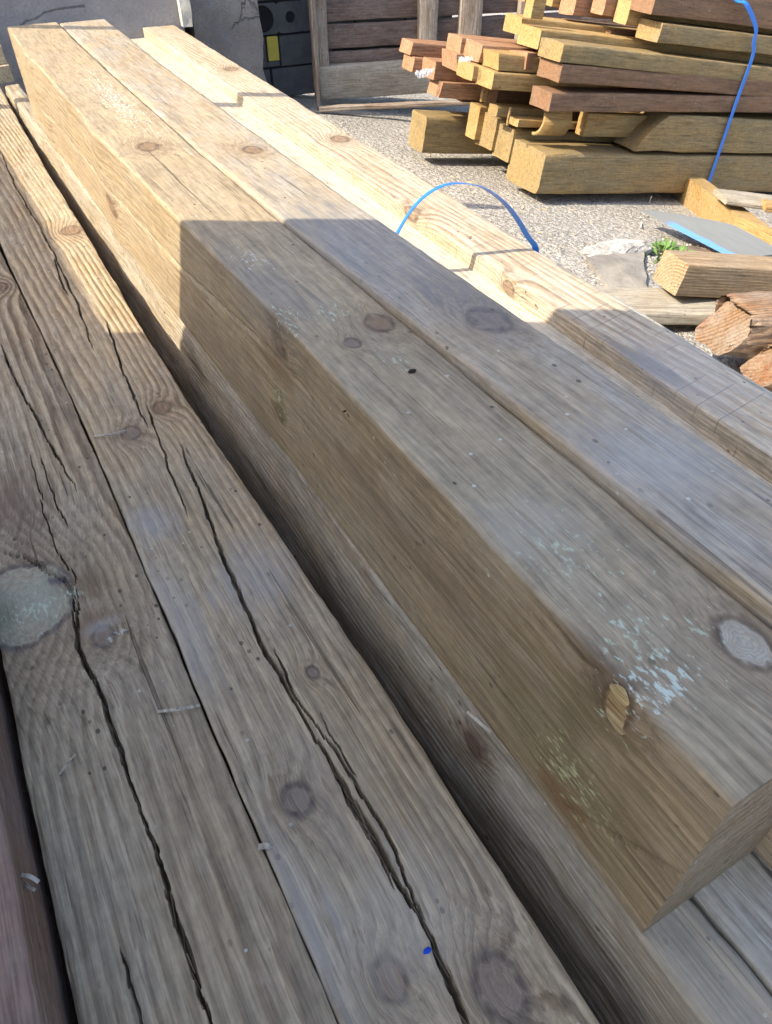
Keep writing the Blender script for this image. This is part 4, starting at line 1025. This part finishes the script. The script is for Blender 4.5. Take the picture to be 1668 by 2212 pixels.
mA = [T((80, 1320), DA, .04, .03, GREENW, .58), T((250, 1370), DA, .02, .01, (.55, .57, .50), .58), T((160, 1280), DA, .006, .01, GREENW, .5)]
W_A = wood('knotted_beam_wood', (.43, .335, .215), (.16, .105, .06), (.16, -.12), 140, .012, 1.1, (.38, .335, .27), .35, (.18, .125, .08), .35, knots=loc_pts(kA, bA), marks=loc_pts(mA, bA), patches=loc_pts(pA, bA), rough=.6, bump=1.1, spec=.3)
def pta(*px): return [tuple(at(p, depth=DA)[:2]) for p in px]
crA = [
 (pta((0, 740), (40, 830), (70, 890), (100, 950), (130, 1000), (165, 1060)), .0038, .035),
 (pta((85, 985), (110, 1060), (140, 1120), (150, 1140)), .002, .02),
 (pta((60, 975), (90, 1080), (120, 1190), (160, 1240), (172, 1290)), .0016, .02),
 (pta((0, 1190), (50, 1203), (100, 1230), (140, 1255), (170, 1290)), .0065, .012),
 (pta((172, 1290), (170, 1330), (168, 1395), (185, 1440), (215, 1500), (245, 1590), (285, 1700), (325, 1810), (355, 1890), (380, 1990), (420, 2100), (465, 2212), (500, 2300)), .0050, .045),
 (pta((160, 1290), (162, 1340), (165, 1370)), .002, .02),
 (pta((256, 2050), (275, 2110), (310, 2212), (340, 2290)), .0022, .02),
]
def fA(Xg, Yg, Zg, U):
    top = (U[None, :, 1] == 1) & (U[None, :, 3] == 0) & (U[None, :, 0] > 0) & (U[None, :, 0] < 1)
    c_ = at((70, 1300), depth=DA); d = np.sqrt(((Xg - c_[0]) / .045) ** 2 + ((Yg - c_[1]) / .05) ** 2)
    Zg = Zg + top * np.exp(-d ** 2) * .004
    Zg = groove(Xg, Yg, Zg, top, crA, None)
    return Xg, Yg, Zg
knotb = pile_timber('knotted_beam', stA, W_A, 'weathered beam with a huge pale knot and a long crack near the left edge', PILE, n=(190, 8), steps=yspace(-.22, 2.7, .0030, .014), rnd=.004, rag=.0012, seed=210, fn=fA)

fibres('torn_fibres', [crA[0], crA[4]], knotb, DA, 4, M_fib)
# -- reddish beam Z at the lower left, and a filler beyond the left frame edge
W_Z = wood('reddish_beam_wood', (.27, .17, .125), (.17, .095, .07), (.0, -.3), 90, .02, .45, (.30, .25, .22), .45, (.15, .09, .07), .4, rough=.6, bump=.8)
pile_timber('reddish_beam', [(-.3, -.33, -.1455, .58, .80), (.4, -.33, -.1475, .582, .80), (.75, -.33, -.15, .585, .80)], W_Z, 'reddish beam in the bottom left corner beyond the black gap', PILE, n=(12, 12), step=.01, rnd=.004, rag=.002, seed=211)
pile_timber('plain_beam', [(.8, -.33, -.145, .66, .80), (2.7, -.33, -.128, .65, .80)], W_B, 'shaded beam running along the left side of the knotted one', PILE, n=(6, 3), step=.05, seed=212)

# -- pale timbers at the far left end
FX, FY, _ = at((26, 172), depth=.60)
W_far = wood('sunlit_far_wood', (.50, .42, .29), (.36, .27, .16), (.0, -.3), 80, .03, .4, (.5, .45, .35), .4, (.35, .25, .15), .2, rnd=True)
pile_timber('far_timber', [(FY, -.1, FX, .50, .55), (FY + .95, -.1, FX + .03, .50, .55)], W_far, 'pale timber at the far left end, upper of the two seen past the sleeper', 'pale timbers at the far left end', n=(5, 3), seed=213)
pile_timber('far_timber', [(FY - .03, -.1, FX + .004, .552, .60), (FY + .95, -.1, FX + .034, .552, .60)], W_far, 'pale timber at the far left end, lower of the two seen past the sleeper', 'pale timbers at the far left end', n=(5, 3), seed=214)

# -- blue strap loop over board G
tv = unit((1, -.35, 0)); npl = unit(np.cross(tv, SUN)); o_s = at((1157, 536), depth=DG - .001)
loop = [on_plane(p, o_s, npl) for p in ((1157, 536), (1140, 510), (1118, 473), (1090, 438), (1050, 408), (1020, 398), (985, 395), (950, 403), (915, 425), (885, 458), (857, 505), (835, 545))]
loop = [loop[0] + np.array([.006, 0, -.05])] + loop
tag(ribbon('strap_loop', loop, npl, .0125, .0012, M_strap, twist=(1.05, .0)), 'slack blue strap loop arching up over the raised right board', 'strap')

# -- splinters, chips and specks lying on the timbers
M_spl = wood('splinter_wood', (.50, .44, .34), (.38, .3, .2), bump=.3, rnd=True)
def splinter(pts, depth, wd, label, mat=M_spl, lift=.002):
    P = [at(p, depth=depth - lift - (.004 if 0 < i < len(pts) - 1 else 0)) for i, p in enumerate(pts)]
    ob = ribbon('splinter', P, UPV * .3 + np.array([.7, .7, 0]), wd, wd * .5, mat, sub=4)
    for v in ob.data.vertices: pass
    tag(ob, label, 'splinter')
splinter([(340, 1537), (385, 1532), (432, 1523)], DA, .003, 'pale splinter sticking across the knotted beam towards the seam')
splinter([(128, 1672), (145, 1650), (164, 1630)], DA, .0025, 'short pale splinter lying on the knotted beam below its knot')
splinter([(560, 1830), (575, 1827), (592, 1834)], DB + .004, .005, 'chip of wood wedged in the seam between the two cracked beams')
splinter([(203, 942), (240, 937), (272, 929)], DB, .003, 'faint pale splinter beside the small grey knot of the split beam')
splinter([(47, 1890), (65, 1893), (84, 1905)], .60, .003, 'upper frayed splinter poking into the black gap at the left')
splinter([(50, 1905), (62, 1915), (76, 1922)], .61, .0025, 'lower frayed splinter poking into the black gap at the left')
splinter([(1010, 1537), (1035, 1560), (1060, 1582)], .602, .003, 'pale splinter at the seam over the dark knot of the edge board')
splinter([(925, 610), (931, 598), (937, 586)], DC, .0025, 'small dark twig standing on the grey topped sleeper', W_low)
splinter([(1180, 778), (1200, 786), (1225, 800)], DC, .002, 'thin curled shaving on the grey topped sleeper')
def chip(p, depth, r, mat, label, name='chip', seed=1):
    o = lump(name, tuple(at(p, depth=depth - r * .25)), r, mat, seed, 2, .5, (1.3, .8, .4)); tag(o, label, 'speck')
M_bk = mineral('dark_speck', (.03, .022, .02), (.05, .035, .03), (.02, .02, .02), 60)
M_bl = mineral('blue_speck', (.02, .08, .6), (.02, .1, .7), (.02, .08, .5), 60)
chip((1132, 746), DC, .005, M_spl, 'pale chip with a dark underside on the grey topped sleeper', seed=2)
chip((890, 801), DC, .0035, M_bk, 'dark crumb on the big brown sleeper below its small knot', seed=3)
chip((923, 2053), DB, .0028, M_bl, 'tiny blue speck of strapping beside the split of the beam', 'blue_speck', 4)
chip((1572, 1000), DC, .0028, M_bk, 'small curled dark crumb on the grey topped sleeper near the right edge', seed=5)
chip((745, 888), DC, .002, M_bk, 'tiny dark crumb left of the big brown sleeper middle', seed=6)

# loose gold knot in the side of the big sleeper
kc_ = at((1335, 1530), x=.2535)
def knot_plug():
    bm = bmesh.new(); bmesh.ops.create_uvsphere(bm, u_segments=20, v_segments=12, radius=1)
    rr = random.Random(2)
    for v in bm.verts:
        f = 1 + .05 * math.sin(v.co.y * 5 + v.co.z * 3)
        v.co = Vector((v.co.x * .0018, v.co.y * .0125 * f, v.co.z * .021 * f))
        v.co.y += v.co.z * .15
    me = bpy.data.meshes.new('knot'); bm.to_mesh(me); bm.free()
    ob = link('knot', me, wood('gold_knot_wood', (.50, .38, .18), (.22, .11, .04), (.02, .0), 260, .01, .8, (.55, .48, .33), .4, (.15, .07, .03), .5, bump=1.0), sC)
    ob.location = Vector(kc_) - sC.location; ob['label'] = 'loose golden knot in the side near the end'
    me.polygons.foreach_set('use_smooth', [True] * len(me.polygons))
knot_plug()

# ================================================================== ADDED UNSEEN ROOF, WALL AND POLE (stand left of and behind the camera; shaped to throw the big shadow)
ZR = 0.8; SH = -SUN / SUN[2]            # roof height over the eye; light travel per metre of drop
def lift(p3): return np.array(p3) - SH * (CAM_H + ZR - p3[2])
r0 = lift(at((397, 484), depth=DC)); r1 = lift(at((620, 487), depth=DC)); rd = (r1 - r0) / (r1 - r0)[0]
e0 = lift(at((190, 724), depth=DB)); e1 = lift(at((0, 340), depth=DB)); ed = (e1 - e0) / (e1 - e0)[1]
xr_end = -.45
A0 = r0 + rd * (xr_end - r0[0]); cor = r0 + rd * (e0[0] - r0[0]); A2 = cor + ed * (3.3 - cor[1])
poly = [A0[:2], cor[:2], A2[:2], (-2.6, 3.3), (-2.6, -.6), (xr_end, -.6)]  # roof outline drawn from the wanted shadow, kept small to let sky in
caster = empty('shadow_caster', (-4, 0, 0)); tag(caster, 'added unseen shed left of the pile whose roof shades the near timbers', 'caster')
Zb = CAM_H + ZR; n = len(poly)
V = [(p[0] + 4, p[1], Zb) for p in poly] + [(p[0] + 4, p[1], Zb + .03) for p in poly]
Fs = [tuple(range(n)), tuple(range(2 * n - 1, n - 1, -1))] + [(i, n + i, n + (i + 1) % n, (i + 1) % n) for i in range(n)]
me = mesh_from('roof', V, Fs, False); bm = bmesh.new(); bm.from_mesh(me); bmesh.ops.recalc_face_normals(bm, faces=bm.faces); bm.to_mesh(me); bm.free()
link('roof', me, M_roof, caster)
for p in ((-2.5, 3.2), (-1.85, 3.2), (-2.5, -.5), (-1.7, -.5)):
    box('post', (p[0], p[1], 0), ((1, 0, 0), (0, 1, 0), (0, 0, 1)), (.07, .07, Zb - .002), W_old, caster)
box('shade_wall', (-2.62, -.6, 0), ((1, 0, 0), (0, 1, 0), (0, 0, 1)), (.06, 3.9, Zb - .004), M_roof, caster)  # added wall, there to darken the faces turned left
# added unseen pole, placed to shade a band across the right board
g1 = lift(at((512, 203), depth=DG)); g2 = lift(at((636, 204.5), depth=DG)); gd = unit(g2 - g1)
pa, pb = g1 - gd * 1.1, g1 + gd * .45
pole = ribbon('shadow_pole', [pa, (pa + pb) / 2, pb], np.cross(gd, UPV), .03, .03, W_old, sub=2); pole.parent = caster; pole.location = pole.location - caster.location
